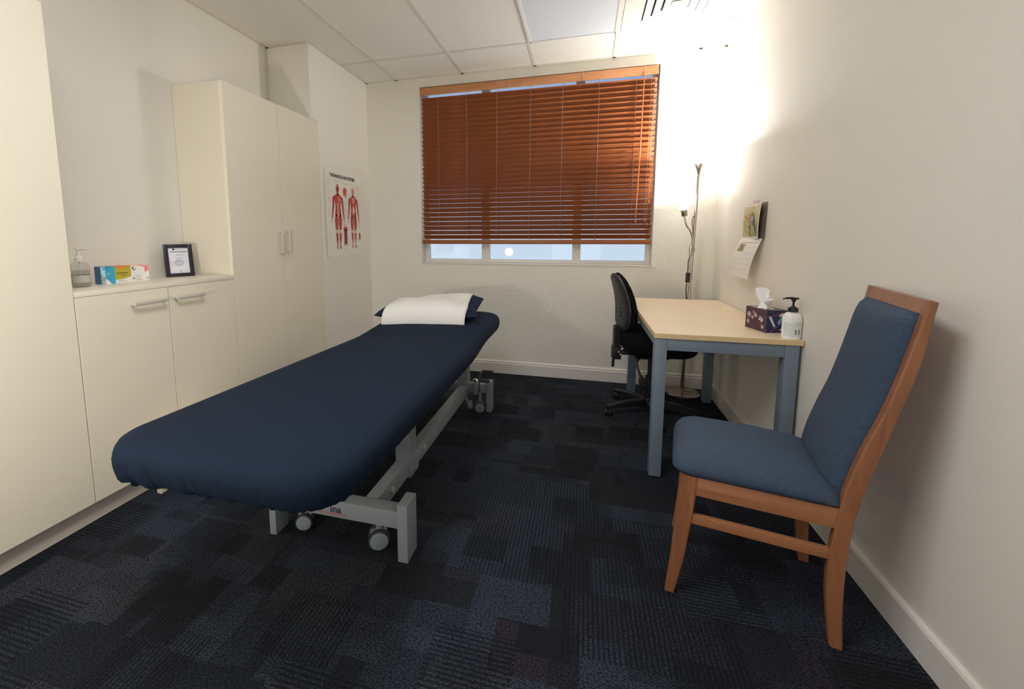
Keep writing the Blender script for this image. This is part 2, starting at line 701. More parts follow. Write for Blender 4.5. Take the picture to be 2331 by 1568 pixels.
# window
win = bpy.data.objects.new('window_1', None)
COL.objects.link(win)
win['kind'] = 'structure'
bm = B()
fy0, fy1 = 0.082, 0.135
fx0, fx1 = WX0 + .001, WX1 - .001
add_box(bm, fx0, fx0 + 0.038, fy0, fy1, WZ0, WZ1, bev=.002)
add_box(bm, fx1 - 0.036, fx1, fy0, fy1, WZ0, WZ1, bev=.002)
add_box(bm, fx0 + .038, fx1 - .036, fy0 + .001, fy1, WZ0 + .0045, WZ0 + 0.035, bev=.002)
add_box(bm, fx0 + .038, fx1 - .036, fy0 + .001, fy1, WZ1 - 0.035, WZ1, bev=.002)
for mx in (-1.793, -1.016):
    add_box(bm, mx - .034, mx + .034, fy0 - .006, fy1 - .002, WZ0 + .005, WZ1 - .002, bev=.002)
add_box(bm, fx0, fx1, fy0 + .004, fy1, 1.262, 1.292, bev=.002)
obj('window_frame', bm, GLOSSW, win)
for a, b in ((fx0 + .038, -1.827), (-1.759, -1.05), (-0.982, fx1 - .036)):
    bm = B()
    add_box(bm, a, b, 0.108, 0.112, WZ0 + .035, WZ1 - .035)
    obj('pane', bm, PANE, win, smooth=False)
bm = B()
add_box(bm, WX0 - .004, WX1 + .004, -0.006, 0.083, WZ0 - 0.004, WZ0 + 0.004, bev=.001)
obj('window_sill', bm, GLOSSW, win)

# ------------------------------------------------------------------ built-in cupboards


def d_handle(parent, y, z, vertical, L=0.15):
    bm = B()
    off = 0.030
    t = 0.006
    if vertical:
        add_box(bm, XL + off - .006, XL + off, y - .0075, y + .0075, z - L / 2, z + L / 2, bev=.0015)
        for s in (-1, 1):
            add_box(bm, XL - .001, XL + off - .004, y - t, y + t, z + s * (L / 2 - .006) - .0055, z + s * (L / 2 - .006) + .0055, bev=.001)
    else:
        add_box(bm, XL + off - .006, XL + off, y - L / 2, y + L / 2, z - .0085, z + .0085, bev=.0015)
        for s in (-1, 1):
            add_box(bm, XL - .001, XL + off - .004, y + s * (L / 2 - .006) - .0055, y + s * (L / 2 - .006) + .0055, z - t, z + t, bev=.001)
    return obj('handle', bm, STEEL, parent)


def cupboard(name, label, y0, y1, ztop, doors, handles, top_open=False):
    t = thing(name, label, 'cupboard', (XL, (y0 + y1) / 2, 0))
    inv = Matrix.Translation((-XL, -(y0 + y1) / 2, 0))

    def place(o):
        o.data.transform(inv)
        return o
    bm = B()
    add_box(bm, XR + .002, XL - 0.019, y0 + .0005, y1 - .0005, 0.106, ztop)
    place(obj('carcass', bm, LAM, t))
    bm = B()
    add_box(bm, XL - 0.07, XL - 0.057, y0, y1, 0.0, 0.106)
    place(obj('kickboard', bm, KICK, t))
    for i, (a, b) in enumerate(doors):
        bm = B()
        add_box(bm, XL - 0.018, XL, a + 0.0016, b - 0.0016, 0.106, ztop - (0.0 if ztop > 1.5 else 0.0008), bev=.0008, seg=1)
        d = place(obj('door', bm, LAM, t))
        if handles[i]:
            place(d_handle(d, *handles[i]))
    return t


YC, YN, YS, YD = -1.6188, -2.4065, -2.017, -1.186
cupboard('tall_cupboard', 'tall cream two-door cupboard between the low cupboards and the poster wall', YC, YW, HT,
         [(YC, YD), (YD, YW)], [(YD - .035, 1.163, True), (YD + .035, 1.163, True)])
bm = B()   # side panel edging of the tall cupboard, seen above the bench top
t_side = bpy.data.objects['tall_cupboard']
add_box(bm, -0.0195, 0.0004, (YC - .0012) - (YC + YW) / 2, (YC + .0022) - (YC + YW) / 2, HB + .001, HT)
obj('edging_strip', bm, LAME, t_side)
cupboard('low_cupboard', 'waist-high cream cupboard with two doors under the bench with the boxes', YN, YC, HB - .0205,
         [(YN, YS), (YS, YC)], [(YS - .105, 0.9, False, 0.15), (YS + .10, 0.9, False, 0.15)])
cupboard('wardrobe_cupboard', 'full-height cream cupboard at the left edge beside the low cupboards', -3.42, YN, HT,
         [(-2.915, YN), (-3.42, -2.915)], [None, None])
bm = B()
add_box(bm, XR + .001, XL + .001, YN + .001, YC - .002, HB - .02, HB, bev=.001)
tag(obj('bench_top', bm, LAM), 'narrow cream bench top over the two low cupboard doors', 'bench top')

# ------------------------------------------------------------------ ceiling fittings
t = thing('ceiling_light', 'flat rectangular ceiling light panel, switched off, left of the air vent', 'ceiling light', (-GA - 0.9, -GB - 0.6, H))
bm = B()
hw, hl = 0.287, 0.587
for s in (-1, 1):
    add_box(bm, s * hw - .012, s * hw + .012, -hl - .012, hl + .012, -0.010, -0.0005, bev=.002)
    add_box(bm, -hw, hw, s * hl - .012, s * hl + .012, -0.010, -0.0005, bev=.002)
obj('frame', bm, GLOSSW, t)
bm = B()
add_box(bm, -hw + .01, hw - .01, -hl + .01, hl - .01, -0.006, -0.0005)
DIFF = mat('prismatic_diffuser', srgb(214, 218, 222), 0.28, noise=0.02, nscale=3, bump=0.05, bscale=200)
obj('diffuser', bm, DIFF, t)

t = thing('ceiling_vent', 'square white ceiling air vent with nested louvres near the window', 'air vent', (-GA - 0.3, -GB - 0.3, H))
bm = B()


def sq_ring(bm, r0, z0, r1, z1, mi=0):
    a = [bm.verts.new((sx * r0, sy * r0, z0)) for sx, sy in ((-1, -1), (1, -1), (1, 1), (-1, 1))]
    b = [bm.verts.new((sx * r1, sy * r1, z1)) for sx, sy in ((-1, -1), (1, -1), (1, 1), (-1, 1))]
    for i in range(4):
        f = bm.faces.new((a[i], a[(i + 1) % 4], b[(i + 1) % 4], b[i]))
        f.material_index = mi


sq_ring(bm, .287, -.001, .287, -.008)
sq_ring(bm, .287, -.008, .175, -.008)
sq_ring(bm, .175, -.008, .172, -.001)
obj('face_plate', bm, GLOSSW, t, smooth=False)
bm = B()
add_box(bm, -.17, .17, -.17, .17, -.0025, -.0005)
obj('duct_shade_sheet', bm, mat('duct_shade', srgb(50, 50, 52), 0.8), t)  # flat dark sheet paints the shade inside the duct
for r in (.168, .118, .068):
    bm = B()
    sq_ring(bm, r, -.014, r - .038, -.003)
    sq_ring(bm, r - .002, -.0155, r - .042, -.0045)
    sq_ring(bm, r, -.014, r - .002, -.0155)
    obj('louver', bm, GLOSSW, t, smooth=False)
bm = B()
add_box(bm, -.026, .026, -.026, .026, -.012, -.006, bev=.002)
obj('centre_plate', bm, GLOSSW, t)

# ------------------------------------------------------------------ venetian blind
t = thing('venetian_blind', 'reddish brown timber venetian blind lowered over the window', 'blind', (0, 0, 0))
bx0, bx1 = WX0 + .012, WX1 - .012
bm = B()
add_box(bm, bx0, bx1, -0.022, -0.012, 2.396, 2.459, bev=.003)
VAL = wood('lit_valance_wood', (0.46, 0.19, 0.075, 1), (0.60, 0.28, 0.12, 1), 'X', 0.8, 0.4)  # paler than the slats: the valance's lit look is put into the wood colour
obj('valance', bm, VAL, t)
bm = B()
add_box(bm, bx0, bx1, 0.0, 0.05, 2.422, 2.465, bev=.002)
obj('headrail', bm, mat('headrail_metal', srgb(120, 80, 60), 0.5), t)
ztop_s, zbot_s, pitch = 2.360, 1.192, 0.0
NS = 31
tilt = math.radians(40)
slat0 = None
for i in range(NS):
    z = ztop_s + (zbot_s - ztop_s) * i / (NS - 1)
    if slat0 is None:
        bm = B()
        pts = []
        W2 = .025
        n = 8
        for k in range(n + 1):
            u = -W2 + 2 * W2 * k / n
            pts.append((u, .0022 * (1 - (u / W2) ** 2) + .0014))
        for k in range(n, -1, -1):
            u = -W2 + 2 * W2 * k / n
            pts.append((u, .0022 * (1 - (u / W2) ** 2) - .0014))
        # room edge (negative y) high
        rot = [(u * math.cos(tilt) + v * math.sin(tilt), -u * math.sin(tilt) + v * math.cos(tilt)) for u, v in pts]
        add_prism(bm, rot, 'x', bx0 + .006, bx1 - .004)
        slat0 = obj('slat', bm, BLIND, t, ang=50)
        slat0.location = (0, 0.012, z)
    else:
        c = slat0.copy()
        COL.objects.link(c)
        c.parent = t
        c.location = (random.uniform(-.002, .002), 0.012, z)
bm = B()
add_box(bm, bx0 + .004, bx1 - .002, -0.016, 0.040, 1.131, 1.168, bev=.008)
obj('bottom_rail', bm, BLIND, t)
for x in (-2.19, -1.938, -1.680, -1.403, -1.150, -0.874, -0.606):
    bm = B()
    add_tube(bm, [(x, -0.012, 2.40), (x, -0.012, 1.15)], .0014, 6)
    add_tube(bm, [(x + .004, 0.034, 2.40), (x + .004, 0.034, 1.15)], .0011, 6)
    for i in range(NS):
        z = ztop_s + (zbot_s - ztop_s) * i / (NS - 1)
        add_tube(bm, [(x, -0.010, z + .016), (x + .004, 0.034, z - .020)], .0008, 4)
    obj('ladder_cord', bm, CORDM, t)
for j, (x, zb) in enumerate(((-.508, 1.33), (-.483, 1.47), (-.492, 1.30))):
    bm = B()
    add_tube(bm, [(x + .01, -0.020, 2.40), (x + .004, -0.024, 1.9), (x, -0.026, zb)], .0013, 6)
    c = obj('pull_cord', bm, CORDM, t)
    bm = B()
    add_lathe(bm, [(0.0, .0), (.003, 0), (.007, -.012), (.008, -.02), (0, -.024)], (x, -.026, zb), n=12)
    obj('tassel', bm, BLIND, c)
bm = B()
add_tube(bm, [(-.553, -.026, 2.40), (-.562, -.030, 1.8), (-.575, -.032, 1.33)], .004, 8)
w = obj('tilt_wand', bm, mat('wand_wood', srgb(190, 110, 70), 0.4), t)
bm = B()
add_lathe(bm, [(0.0, .002), (.004, 0), (.010, -.016), (.012, -.028), (.006, -.036), (0, -.037)], (-.575, -.032, 1.33), n=14)
obj('wand_knob', bm, BLIND, w)
for x in (-2.16, -1.58, -1.0, -0.55):
    bm = B()
    add_box(bm, x - .004, x + .004, -0.0245, -0.0215, 2.394, 2.462)
    add_box(bm, x - .006, x + .006, -0.0245, 0.0, 2.459, 2.464)
    obj('valance_clip', bm, mat('clip_plastic', srgb(190, 150, 115), 0.4), t)

# ------------------------------------------------------------------ wall poster
t = thing('wall_poster', 'white anatomy poster of two red muscle figures on the left wall', 'poster', (XL, -.43, 1.38))
PW, PH = 0.546, 0.68
O = Vector((0.0025, -PW / 2, -PH / 2))
bm = B()
nx, nz = 14, 14
grid = []
for i in range(nx + 1):
    row = []
    for j in range(nz + 1):
        u, v = i / nx, j / nz
        lift = 0.0016
        if u < .12:
            lift += (0.12 - u) / 0.12 * 0.010 * (0.4 + 0.6 * (1 - v))
        row.append(bm.verts.new((lift - .0016, -PW / 2 + u * PW, -PH / 2 + v * PH)))
    grid.append(row)
for i in range(nx):
    for j in range(nz):
        bm.faces.new((grid[i][j], grid[i + 1][j], grid[i + 1][j + 1], grid[i][j + 1]))
res = bmesh.ops.extrude_face_region(bm, geom=list(bm.faces))
for g in res['geom']:
    if isinstance(g, bmesh.types.BMVert):
        g.co.x += 0.0012
obj('paper_sheet', bm, flat('poster_paper', (232, 228, 220), 0.45), t)
PM = dict(k=flat('poster_ink', (60, 55, 55)), r=flat('muscle_red', (186, 62, 55)), d=flat('muscle_dark', (140, 45, 45)),
          p=flat('muscle_pink', (214, 128, 112)), c=flat('tendon_cream', (222, 205, 180)), g=flat('caption_grey', (176, 174, 172)),
          b=flat('bone_grey', (150, 140, 130)), h=flat('heart_red', (214, 60, 58)))
polys = []


def mirror(pts, cx):
    return [(2 * cx - x, y) for x, y in pts]


def figure(cx, base, h, back=False):
    """standing figure; unit head count of 8"""
    s = h / 8.0

    def P(pts, key, layer, mir=True):
        q = [(cx + x * s, base + y * s) for x, y in pts]
        polys.append((q, key, layer))
        if mir:
            polys.append((mirror(q, cx), key, layer))
    P(ell(0, 7.45, .36, .52), 'c' if back else 'p', 1, False)
    P(ell(0, 7.3, .30, .36), 'd' if not back else 'p', 2, False)
    P([(-.2, 6.6), (.2, 6.6), (.18, 7.1), (-.18, 7.1)], 'r', 1, False)
    # torso half
    P([(0, 4.0), (.62, 4.0), (.66, 4.5), (.52, 5.1), (.62, 5.7), (.78, 6.2), (.95, 6.35), (.55, 6.62), (.18, 6.75), (0, 6.75)], 'r', 1)
    # arm
    P([(.72, 6.4), (1.02, 6.38), (1.16, 6.0), (1.14, 5.4), (1.26, 4.8), (1.36, 4.1), (1.46, 3.55), (1.30, 3.45), (1.20, 4.0), (1.02, 4.7), (.88, 5.3), (.80, 5.8)], 'r', 1)
    P([(1.32, 3.75), (1.50, 3.7), (1.58, 3.3), (1.48, 3.05), (1.34, 3.1), (1.28, 3.5)], 'c', 2)
    P([(.94, 5.9), (1.06, 5.8), (1.06, 5.2), (1.14, 4.7), (1.22, 4.0), (1.28, 4.0), (1.16, 4.9), (1.12, 5.5)], 'd', 2)
    # leg
    P([(.03, 4.1), (.66, 4.2), (.76, 3.6), (.72, 2.9), (.56, 2.2), (.58, 1.7), (.54, 1.1), (.42, .45), (.46, .15), (.22, .1), (.24, .6), (.16, 1.2), (.17, 1.75), (.20, 2.2), (.08, 3.0)], 'r', 1)
    P([(.20, .0), (.60, .0), (.56, .14), (.44, .3), (.26, .3)], 'p', 2)
    P([(.22, 2.35), (.52, 2.35), (.54, 1.95), (.24, 1.9)], 'c', 2)
    P([(.30, 3.9), (.36, 3.9), (.40, 2.6), (.33, 2.5)], 'p', 3)
    P([(.50, 3.8), (.56, 3.7), (.56, 2.7), (.50, 2.6)], 'd', 3)
    P([(.30, 1.7), (.36, 1.7), (.36, .6), (.31, .6)], 'd' if not back else 'c', 3)
    P([(.44, 1.6), (.50, 1.5), (.44, .8), (.41, .8)], 'd', 3)
    P([(.27, 1.2), (.40, 1.2), (.38, .35), (.28, .35)], 'p' if not back else 'c', 2)
    if not back:
        P([(.06, 5.9), (.55, 5.75), (.72, 6.1), (.5, 6.4), (.06, 6.45)], 'p', 2)
        P([(-.68, 5.8), (-.12, 5.85), (-.08, 6.4), (-.6, 6.4)], 'h', 3, False)
        P([(.04, 4.3), (.24, 4.4), (.24, 5.7), (.04, 5.7)], 'c', 2)
        for k in range(4):
            P([(.06, 4.5 + .32 * k), (.22, 4.52 + .32 * k), (.22, 4.74 + .32 * k), (.06, 4.76 + .32 * k)], 'p', 3)
        P([(.30, 4.2), (.40, 4.3), (.42, 5.4), (.32, 5.6)], 'd', 3)
        P([(0, 3.7), (.22, 4.15), (.0, 4.3)], 'c', 3)
    else:
        P([(0, 4.3), (.30, 4.7), (.26, 5.1), (0, 5.6)], 'c', 2)
        P([(.04, 6.6), (.55, 6.45), (.3, 6.0), (.05, 5.6)], 'p', 2)
        P([(.06, 3.7), (.60, 3.7), (.60, 4.25), (.06, 4.3)], 'd', 2)
        P([(.28, 5.0), (.5, 5.2), (.6, 5.7), (.34, 5.9)], 'd', 2)
        P([(.02, 3.0), (.05, 3.0), (.05, 6.5), (.02, 6.5)], 'c', 3)


figure(.176, .060, .515)
figure(.412, .062, .515, True)
polys.append((ell(.285, .52, .026, .034), 'h', 1))
polys.append((ell(.297, .50, .010, .030), 'p', 2))
# small lower-centre study
for dx in (-.018, -.006, .006, .018):
    polys.append((rect(.278 + dx - .0045, .095, .278 + dx + .0045, .215), 'd', 1))
polys.append((ell(.278, .222, .030, .022), 'r', 1))
polys.append((ell(.278, .232, .016, .010), 'p', 2))
for dx, y0 in ((-.02, .08), (.02, .08)):
    polys.append((rect(.278 + dx - .003, y0, .278 + dx + .003, y0 + .03), 'r', 2))
for x, y, k_ in ((.045, .18, 'd'), (.045, .155, 'p'), (.505, .17, 'd'), (.505, .145, 'b')):
    polys.append((ell(x, y, .010, .022), k_, 1))
# captions too small to read
rnd = random.Random(3)
for (x0, x1, y0, y1) in ((.02, .075, .48, .60), (.455, .52, .50, .60), (.02, .08, .05, .10), (.25, .31, .02, .065), (.02, .07, .30, .45), (.235, .315, .28, .45), (.49, .53, .24, .45), (.02, .06, .02, .035), (.30, .50, .012, .017)):
    y = y0
    while y < y1:
        L = rnd.uniform(.35, .95) * (x1 - x0)
        sx = x0 + rnd.uniform(0, .1) * (x1 - x0)
        polys.append((rect(sx, y, sx + L, y + .0016), 'g', 1))
        y += rnd.uniform(.0055, .012)
for x0, x1, y in ((.135, .205, .592), (.245, .325, .585), (.35, .42, .592), (.25, .31, .255)):
    polys.append((rect(x0, y, x1, y + .002), 'b', 1))
planar('printed_artwork', (0.003, -PW / 2, -PH / 2), (0, 1, 0), (0, 0, 1), polys, PM, t)
text_obj('title_lettering', 'THE MUSCULAR SYSTEM', .036, (0.0040, -PW / 2 + .075, -PH / 2 + .622), (0, 1, 0), (0, 0, 1), PM['k'], t, bold=.0009, xs=.93)

# ------------------------------------------------------------------ items on the bench top
# clear pump bottle
t = thing('sanitiser_bottle', 'clear pump bottle standing at the left end of the bench top', 'bottle', (-3.075, -2.245, HB), math.radians(20))
bm = B()
prof = [(0, 0), (.029, 0), (.032, .004), (.032, .085), (.030, .098), (.022, .106), (.012, .110), (.012, .116)]
for sx, (pr) in ((1, prof),):
    add_lathe(bm, pr, n=28)
obj('bottle_body', bm, CLEAR, t)
bm = B()
add_lathe(bm, [(0, .003), (.0295, .003), (.0295, .072), (0, .072)], n=28)
obj('liquid', bm, glass('gel', (.86, .87, .84, 1), .05, .02), t)
bm = B()
add_lathe(bm, [(0, .112), (.015, .112), (.015, .128), (.010, .131), (.006, .133), (.0055, .158), (.010, .160), (.010, .167), (0, .168)], n=20)
add_tube(bm, [(0, 0, .164), (.018, 0, .166), (.038, 0, .163)], [.006, .005, .003], 8)
add_tube(bm, [(0, 0, .11), (0, 0, .012)], .0022, 6)
obj('pump', bm, mat('frosted_white_plastic', srgb(232, 230, 224), .4), t)
bm = B()
add_lathe(bm, [(.0325, .02), (.0325, .052)], n=28)
obj('label', bm, mat('pale_label', srgb(190, 186, 175), .5), t)

BX = {}


def med_box(name, label, y, x, w, h, d, rz, front, side, prints, mats):
    t = thing(name, label, 'box', (x, y, HB), rz, 'medicine boxes on the bench top')
    bm = B()
    add_box(bm, -d, 0, -w / 2, w / 2, 0, h, bev=.0006, seg=1)
    for f in bm.faces:
        if f.normal.x < .5:
            f.material_index = 1
    bmesh.ops.recalc_face_normals(bm, faces=bm.faces)
    for f in bm.faces:
        f.material_index = 0 if f.normal.x > .5 else 1
    obj('carton', bm, [front, side], t)
    planar('printing', (0.0002, -w / 2, 0), (0, 1, 0), (0, 0, 1), prints, mats, t)
    return t


CM = dict(w=PAPER, b=flat('box_blue', (48, 168, 205)), b2=flat('box_dark_blue', (60, 110, 150)), g=flat('box_green', (60, 165, 150)), lb=flat('box_pale_blue', (170, 215, 228)),
          y=flat('box_mustard', (190, 172, 50)), o=flat('box_orange', (225, 125, 70)), k=INK, q=flat('box_olive', (110, 100, 40)), pk=flat('box_pink', (240, 160, 160)),
          rd=flat('box_coral', (235, 110, 105)), gr=flat('box_grey', (150, 148, 145)))


def bars(x0, x1, y0, n, dy, key, th=.0012, seed=1, layer=3):
    r = random.Random(seed)
    return [(rect(x0, y0 - i * dy, x0 + (x1 - x0) * r.uniform(.6, 1), y0 - i * dy + th), key, layer) for i in range(n)]


p = [(rect(0, 0, .056, .081), 'b', 0), (rect(0, 0, .018, .081), 'lb', 1), ([(.0, .0), (.040, .0), (.018, .03), (0, .05)], 'w', 1), (rect(.020, .042, .038, .054), 'g', 2), (rect(.025, .045, .033, .051), 'lb', 3),
     (rect(.004, .074, .036, .077), 'b2', 3), (rect(.008, .066, .020, .070), 'b2', 3)] + bars(.008, .048, .030, 3, .005, 'b2', seed=4)
med_box('medicine_box', 'bright blue and white carton beside the clear pump bottle', -2.131, -3.080, .056, .081, .05, math.radians(-8), CM['b'], CM['b2'], p, CM)
p = [(rect(0, 0, .070, .081), 'y', 0), (rect(0, .074, .070, .081), 'o', 1), (rect(0, 0, .070, .016), 'w', 1), ([(0, .016), (.070, .016), (.070, .028), (.035, .018)], 'w', 1),
     (rect(.006, .044, .058, .049), 'q', 2), (rect(.024, .034, .050, .037), 'q', 2), (rect(.006, .064, .050, .066), 'o', 2)] + bars(.01, .055, .011, 2, .005, 'gr')
med_box('medicine_box', 'mustard yellow carton with an orange top edge between two others', -2.066, -3.078, .070, .081, .05, math.radians(-3), CM['y'], CM['o'], p, CM)
p = [(rect(0, 0, .088, .078), 'w', 0), ([(.03, .078), (.088, .078), (.088, .040), (.078, .060), (.055, .072)], 'pk', 1), ([(.066, .05), (.071, .04), (.076, .056), (.083, .046), (.080, .066), (.074, .072), (.069, .066)], 'rd', 2),
     (ell(.014, .064, .009, .009), 'k', 2), (ell(.017, .066, .005, .005), 'w', 3), (ell(.011, .060, .003, .004), 'w', 3), (ell(.012, .016, .005, .005), 'gr', 2),
     (rect(.075, .010, .084, .016), 'gr', 2), (rect(.020, .026, .045, .028), 'gr', 2), (rect(.02, .015, .05, .0165), 'gr', 2), (rect(.02, .006, .05, .0075), 'q', 2)]
med_box('medicine_box', 'white and pink carton, rightmost of the three on the bench top', -1.985, -3.078, .088, .078, .05, 0.0, CM['w'], CM['pk'], p, CM)

# framed certificate leaning in the recess corner
t = thing('framed_certificate', 'black framed certificate leaning at the right end of the bench top', 'picture frame', (-3.10, -1.745, HB), math.radians(-28))
lean = Matrix.Rotation(math.radians(-9), 4, 'Y')
FW, FH, FB = .134, .180, .020
bm = B()
for (a, b, c, d) in ((-FW / 2, -FW / 2 + FB, 0, FH), (FW / 2 - FB, FW / 2, 0, FH), (-FW / 2 + FB, FW / 2 - FB, 0, FB), (-FW / 2 + FB, FW / 2 - FB, FH - FB, FH)):
    add_box(bm, -.014, 0, a, b, c, d, M=lean, bev=.001)
add_box(bm, -.013, -.011, -FW / 2 + .003, FW / 2 - .003, .003, FH - .003, M=lean)
obj('frame', bm, BLACKFR, t)
nrm = lean @ Vector((1, 0, 0))
upv = lean @ Vector((0, 0, 1))
bm = B()
add_box(bm, -.010, -.007, -FW / 2 + FB, FW / 2 - FB, FB, FH - FB, M=lean)
obj('certificate_paper', bm, flat('certificate_paper', (214, 214, 224)), t)
iw, ih = FW - 2 * FB, FH - 2 * FB
pr = [(ell(.026, ih - .008, .006, .005), 'k', 1), (rect(.036, ih - .010, .075, ih - .0085), 'gr', 1), (rect(.012, ih - .023, iw - .006, ih - .020), 'k', 1), (rect(.034, ih - .036, .070, ih - .034), 'gr', 1),
      (rect(.030, ih - .043, .074, ih - .0415), 'gr', 1), (rect(.034, ih - .057, .072, ih - .055), 'gr', 1), (ell(iw / 2, .058, .022, .020), 'lb', 1), (ell(iw / 2, .058, .018, .016), 'gr', 2), (ell(iw / 2, .058, .0165, .0145), 'lb', 3),
      (rect(.006, .066, iw - .01, .067), 'gr', 4), (rect(.006, .058, .03, .059), 'gr', 4), (rect(.006, .050, .03, .051), 'gr', 4), (rect(.006, .040, .035, .041), 'gr', 4), ([(.045, .008), (.055, .015), (.054, .006)], 'gr', 2)]
cmm = dict(CM)
cmm['lb'] = flat('seal_lilac', (190, 190, 205))
planar('printing', lean @ Vector((-.0068, -FW / 2 + FB, FB)), (0, 1, 0), upv, pr, cmm, t)

# ------------------------------------------------------------------ examination table
t = thing('examination_table', 'height-adjustable examination table on a pale grey steel frame', 'examination table', (-1.86, -1.54, 0))
inv = Matrix.Translation((1.86, 1.54, 0))


def part(name, bm, m, parent=t, **k):
    bmesh.ops.transform(bm, matrix=inv, verts=bm.verts)
    return obj(name, bm, m, parent, **k)


bm = B()
add_box(bm, -2.125, -1.588, -2.262, -2.205, .125, .192, bev=.004)
cb = part('crossbeam', bm, FRAMEP)
bm = B()
add_box(bm, -2.125, -1.575, -.858, -.805, .128, .188, bev=.004)
part('crossbeam', bm, FRAMEP)
for x0, x1, y0, y1, h in ((-1.588, -1.548, -2.268, -2.178, .222), (-2.150, -2.120, -2.262, -2.185, .2), (-1.572, -1.535, -.868, -.80, .212), (-2.165, -2.125, -.868, -.80, .212)):
    bm = B()
    add_box(bm, x0, x1, y0, y1, 0.0, h, bev=.003)
    part('foot_post', bm, FRAMEP)
for x0, x1 in ((-1.752, -1.700), (-2.03, -1.978)):
    bm = B()
    add_box(bm, x0, x1, -2.21, -.85, .108, .186, bev=.003)
    part('side_rail', bm, FRAMEP)
# bolt on the near end of the right rail
bm = B()
add_lathe(bm, [(.014, 0), (.014, .006), (.008, .009), (0, .009)], (-1.700, -2.07, .145), (1, 0, 0), 16)
part('bolt', bm, STEEL)
bm = B()
add_lathe(bm, [(.012, 0), (.012, .005), (.007, .008), (0, .008)], (-1.700, -1.70, .150), (1, 0, 0), 16)
part('bolt', bm, STEEL)
bm = B()
add_box(bm, -1.76, -1.69, -1.90, -1.80, .10, .19, bev=.003)
part('bracket', bm, FRAMEP)
for y0, y1 in ((-1.895, -1.815), (-.90, -.82)):
    for x0 in (-1.765, -2.025):
        bm = B()
        add_box(bm, x0, x0 + .07, y0, y1, .17, .49, bev=.003)
        part('column', bm, FRAMEP)
# scissor arms and actuator below the platform
bm = B()
for x in (-1.79, -1.97):
    M = Matrix.Translation((x, -1.35, .32)) @ Matrix.Rotation(math.radians(16), 4, 'X')
    add_box(bm, -.012, .012, -.42, .42, -.02, .02, M=M, bev=.003)
part('lift_arm', bm, FRAMEP)
bm = B()
add_tube(bm, [(-1.86, -1.7, .20), (-1.84, -1.1, .30)], .028, 14)
add_box(bm, -1.90, -1.80, -1.75, -1.62, .15, .26, bev=.01)
part('actuator', bm, CASTG)
bm = B()
add_box(bm, -2.08, -1.62, -2.45, -.95, .485, .512, bev=.003)
part('platform', bm, BLACKP)
bm = B()
add_lathe(bm, [(0, 0), (.022, 0), (.030, .008), (.030, .022), (.022, .030), (0, .030)], (-1.69, -.90, .055), (1, 0, .15), 18)
add_tube(bm, [(-1.69, -.90, .06), (-1.72, -.88, .13)], .008, 8)
part('pedal_pad', bm, CASTG)


def caster(px, py, r, yaw, top, name='caster', wm=CASTG, tm=RUBBER, tw=.018, gap=.011, parent=None):
    M = Matrix.Translation((px, py, r)) @ Matrix.Rotation(yaw, 4, 'Z')
    bm = B()
    add_box(bm, -.010, .010, -.009, .009, r * .2, top - r, M=M, bev=.002)
    add_box(bm, -r * .75, r * .75, -.008, .008, 0.004, r * .8, M=M, bev=.004)
    c = part(name, bm, wm) if parent is None else obj(name, bm, wm, parent)
    ax = M.to_3x3() @ Vector((0, 1, 0))
    for s in (-1, 1):
        bm = B()
        o = M.translation + ax * s * gap
        add_lathe(bm, [(0, 0), (r * .80, 0), (r * .98, .003), (r, .008), (r * .98, tw - .003), (r * .82, tw), (r * .80, tw + .001), (r * .6, tw + .003), (0, tw + .004)], o, ax * s, 26)
        for f in bm.faces:
            d = (f.calc_center_median() - o)
            h = d.dot(ax * s)
            rad = (d - ax * s * h).length
            f.material_index = 1 if (rad > r * .86) else 0
        if parent is None:
            part('wheel', bm, [wm, tm], c)
        else:
            obj('wheel', bm, [wm, tm], c)
    return c


caster(-1.690, -2.215, .042, math.radians(28), .14)
caster(-2.035, -2.19, .036, math.radians(20), .13)
caster(-1.612, -.875, .040, math.radians(8), .14)
caster(-2.06, -.83, .036, math.radians(70), .13)
# brake and height pedals at the far right corner
bm = B()
add_lathe(bm, [(0, -.08), (.016, -.08), (.018, -.06), (.018, .0), (0, .0)], (-1.648, -.865, .20), (0, 0, 1), 16)
part('pedal_hub', bm, FRAMEP)
bm = B()
add_lathe(bm, [(0, .014), (.014, .012), (.021, .004), (.021, .0), (.010, -.008), (0, -.008)], (-1.648, -.865, .215), (0, 0, 1), 18)
part('knob', bm, NICKEL)
bm = B()
add_tube(bm, smooth_path([(-1.617, -.875, .13), (-1.617, -.878, .215), (-1.604, -.878, .282), (-1.594, -.878, .292), (-1.585, -.878, .292)]), .0055, 10)
lv = part('pedal_lever', bm, CHROME)
bm = B()
add_box(bm, -1.590, -1.522, -.892, -.866, .286, .298, bev=.005)
part('pedal_grip', bm, RUBBER, lv)
bm = B()
add_box(bm, -1.606, -1.545, -.895, -.862, .216, .230, bev=.005)
part('pedal_grip', bm, RUBBER, lv)
bm = B()
add_tube(bm, [(-2.03, -2.16, .07), (-2.0, -2.17, .115)], .006, 8)
part('brake_lever', bm, CHROME)
# maker's mark on the near crossbeam
inv_o = Vector((1.86, 1.54, 0))
text_obj('maker_lettering', 'ina', .040, Vector((-1.868, -2.2622, .146)) + inv_o, (1, 0, 0), (0, 0, 1), flat('sticker_ink', (52, 56, 70)), t, bold=.0012, xs=1.05)
planar('sticker_line', Vector((-1.92, -2.2621, .138)) + inv_o, (1, 0, 0), (0, 0, 1), [(rect(0, 0, .122, .0035), 'r', 1)], dict(r=flat('sticker_red', (190, 80, 80))), t)

# fitted sheet over the mattress
bm = B()
XA0, XA1 = -2.243, -1.495      # near end left / right
XF0, XF1 = -2.165, -1.490
YN_, YF_ = -2.800, -.700
RN, RF = .13, .12


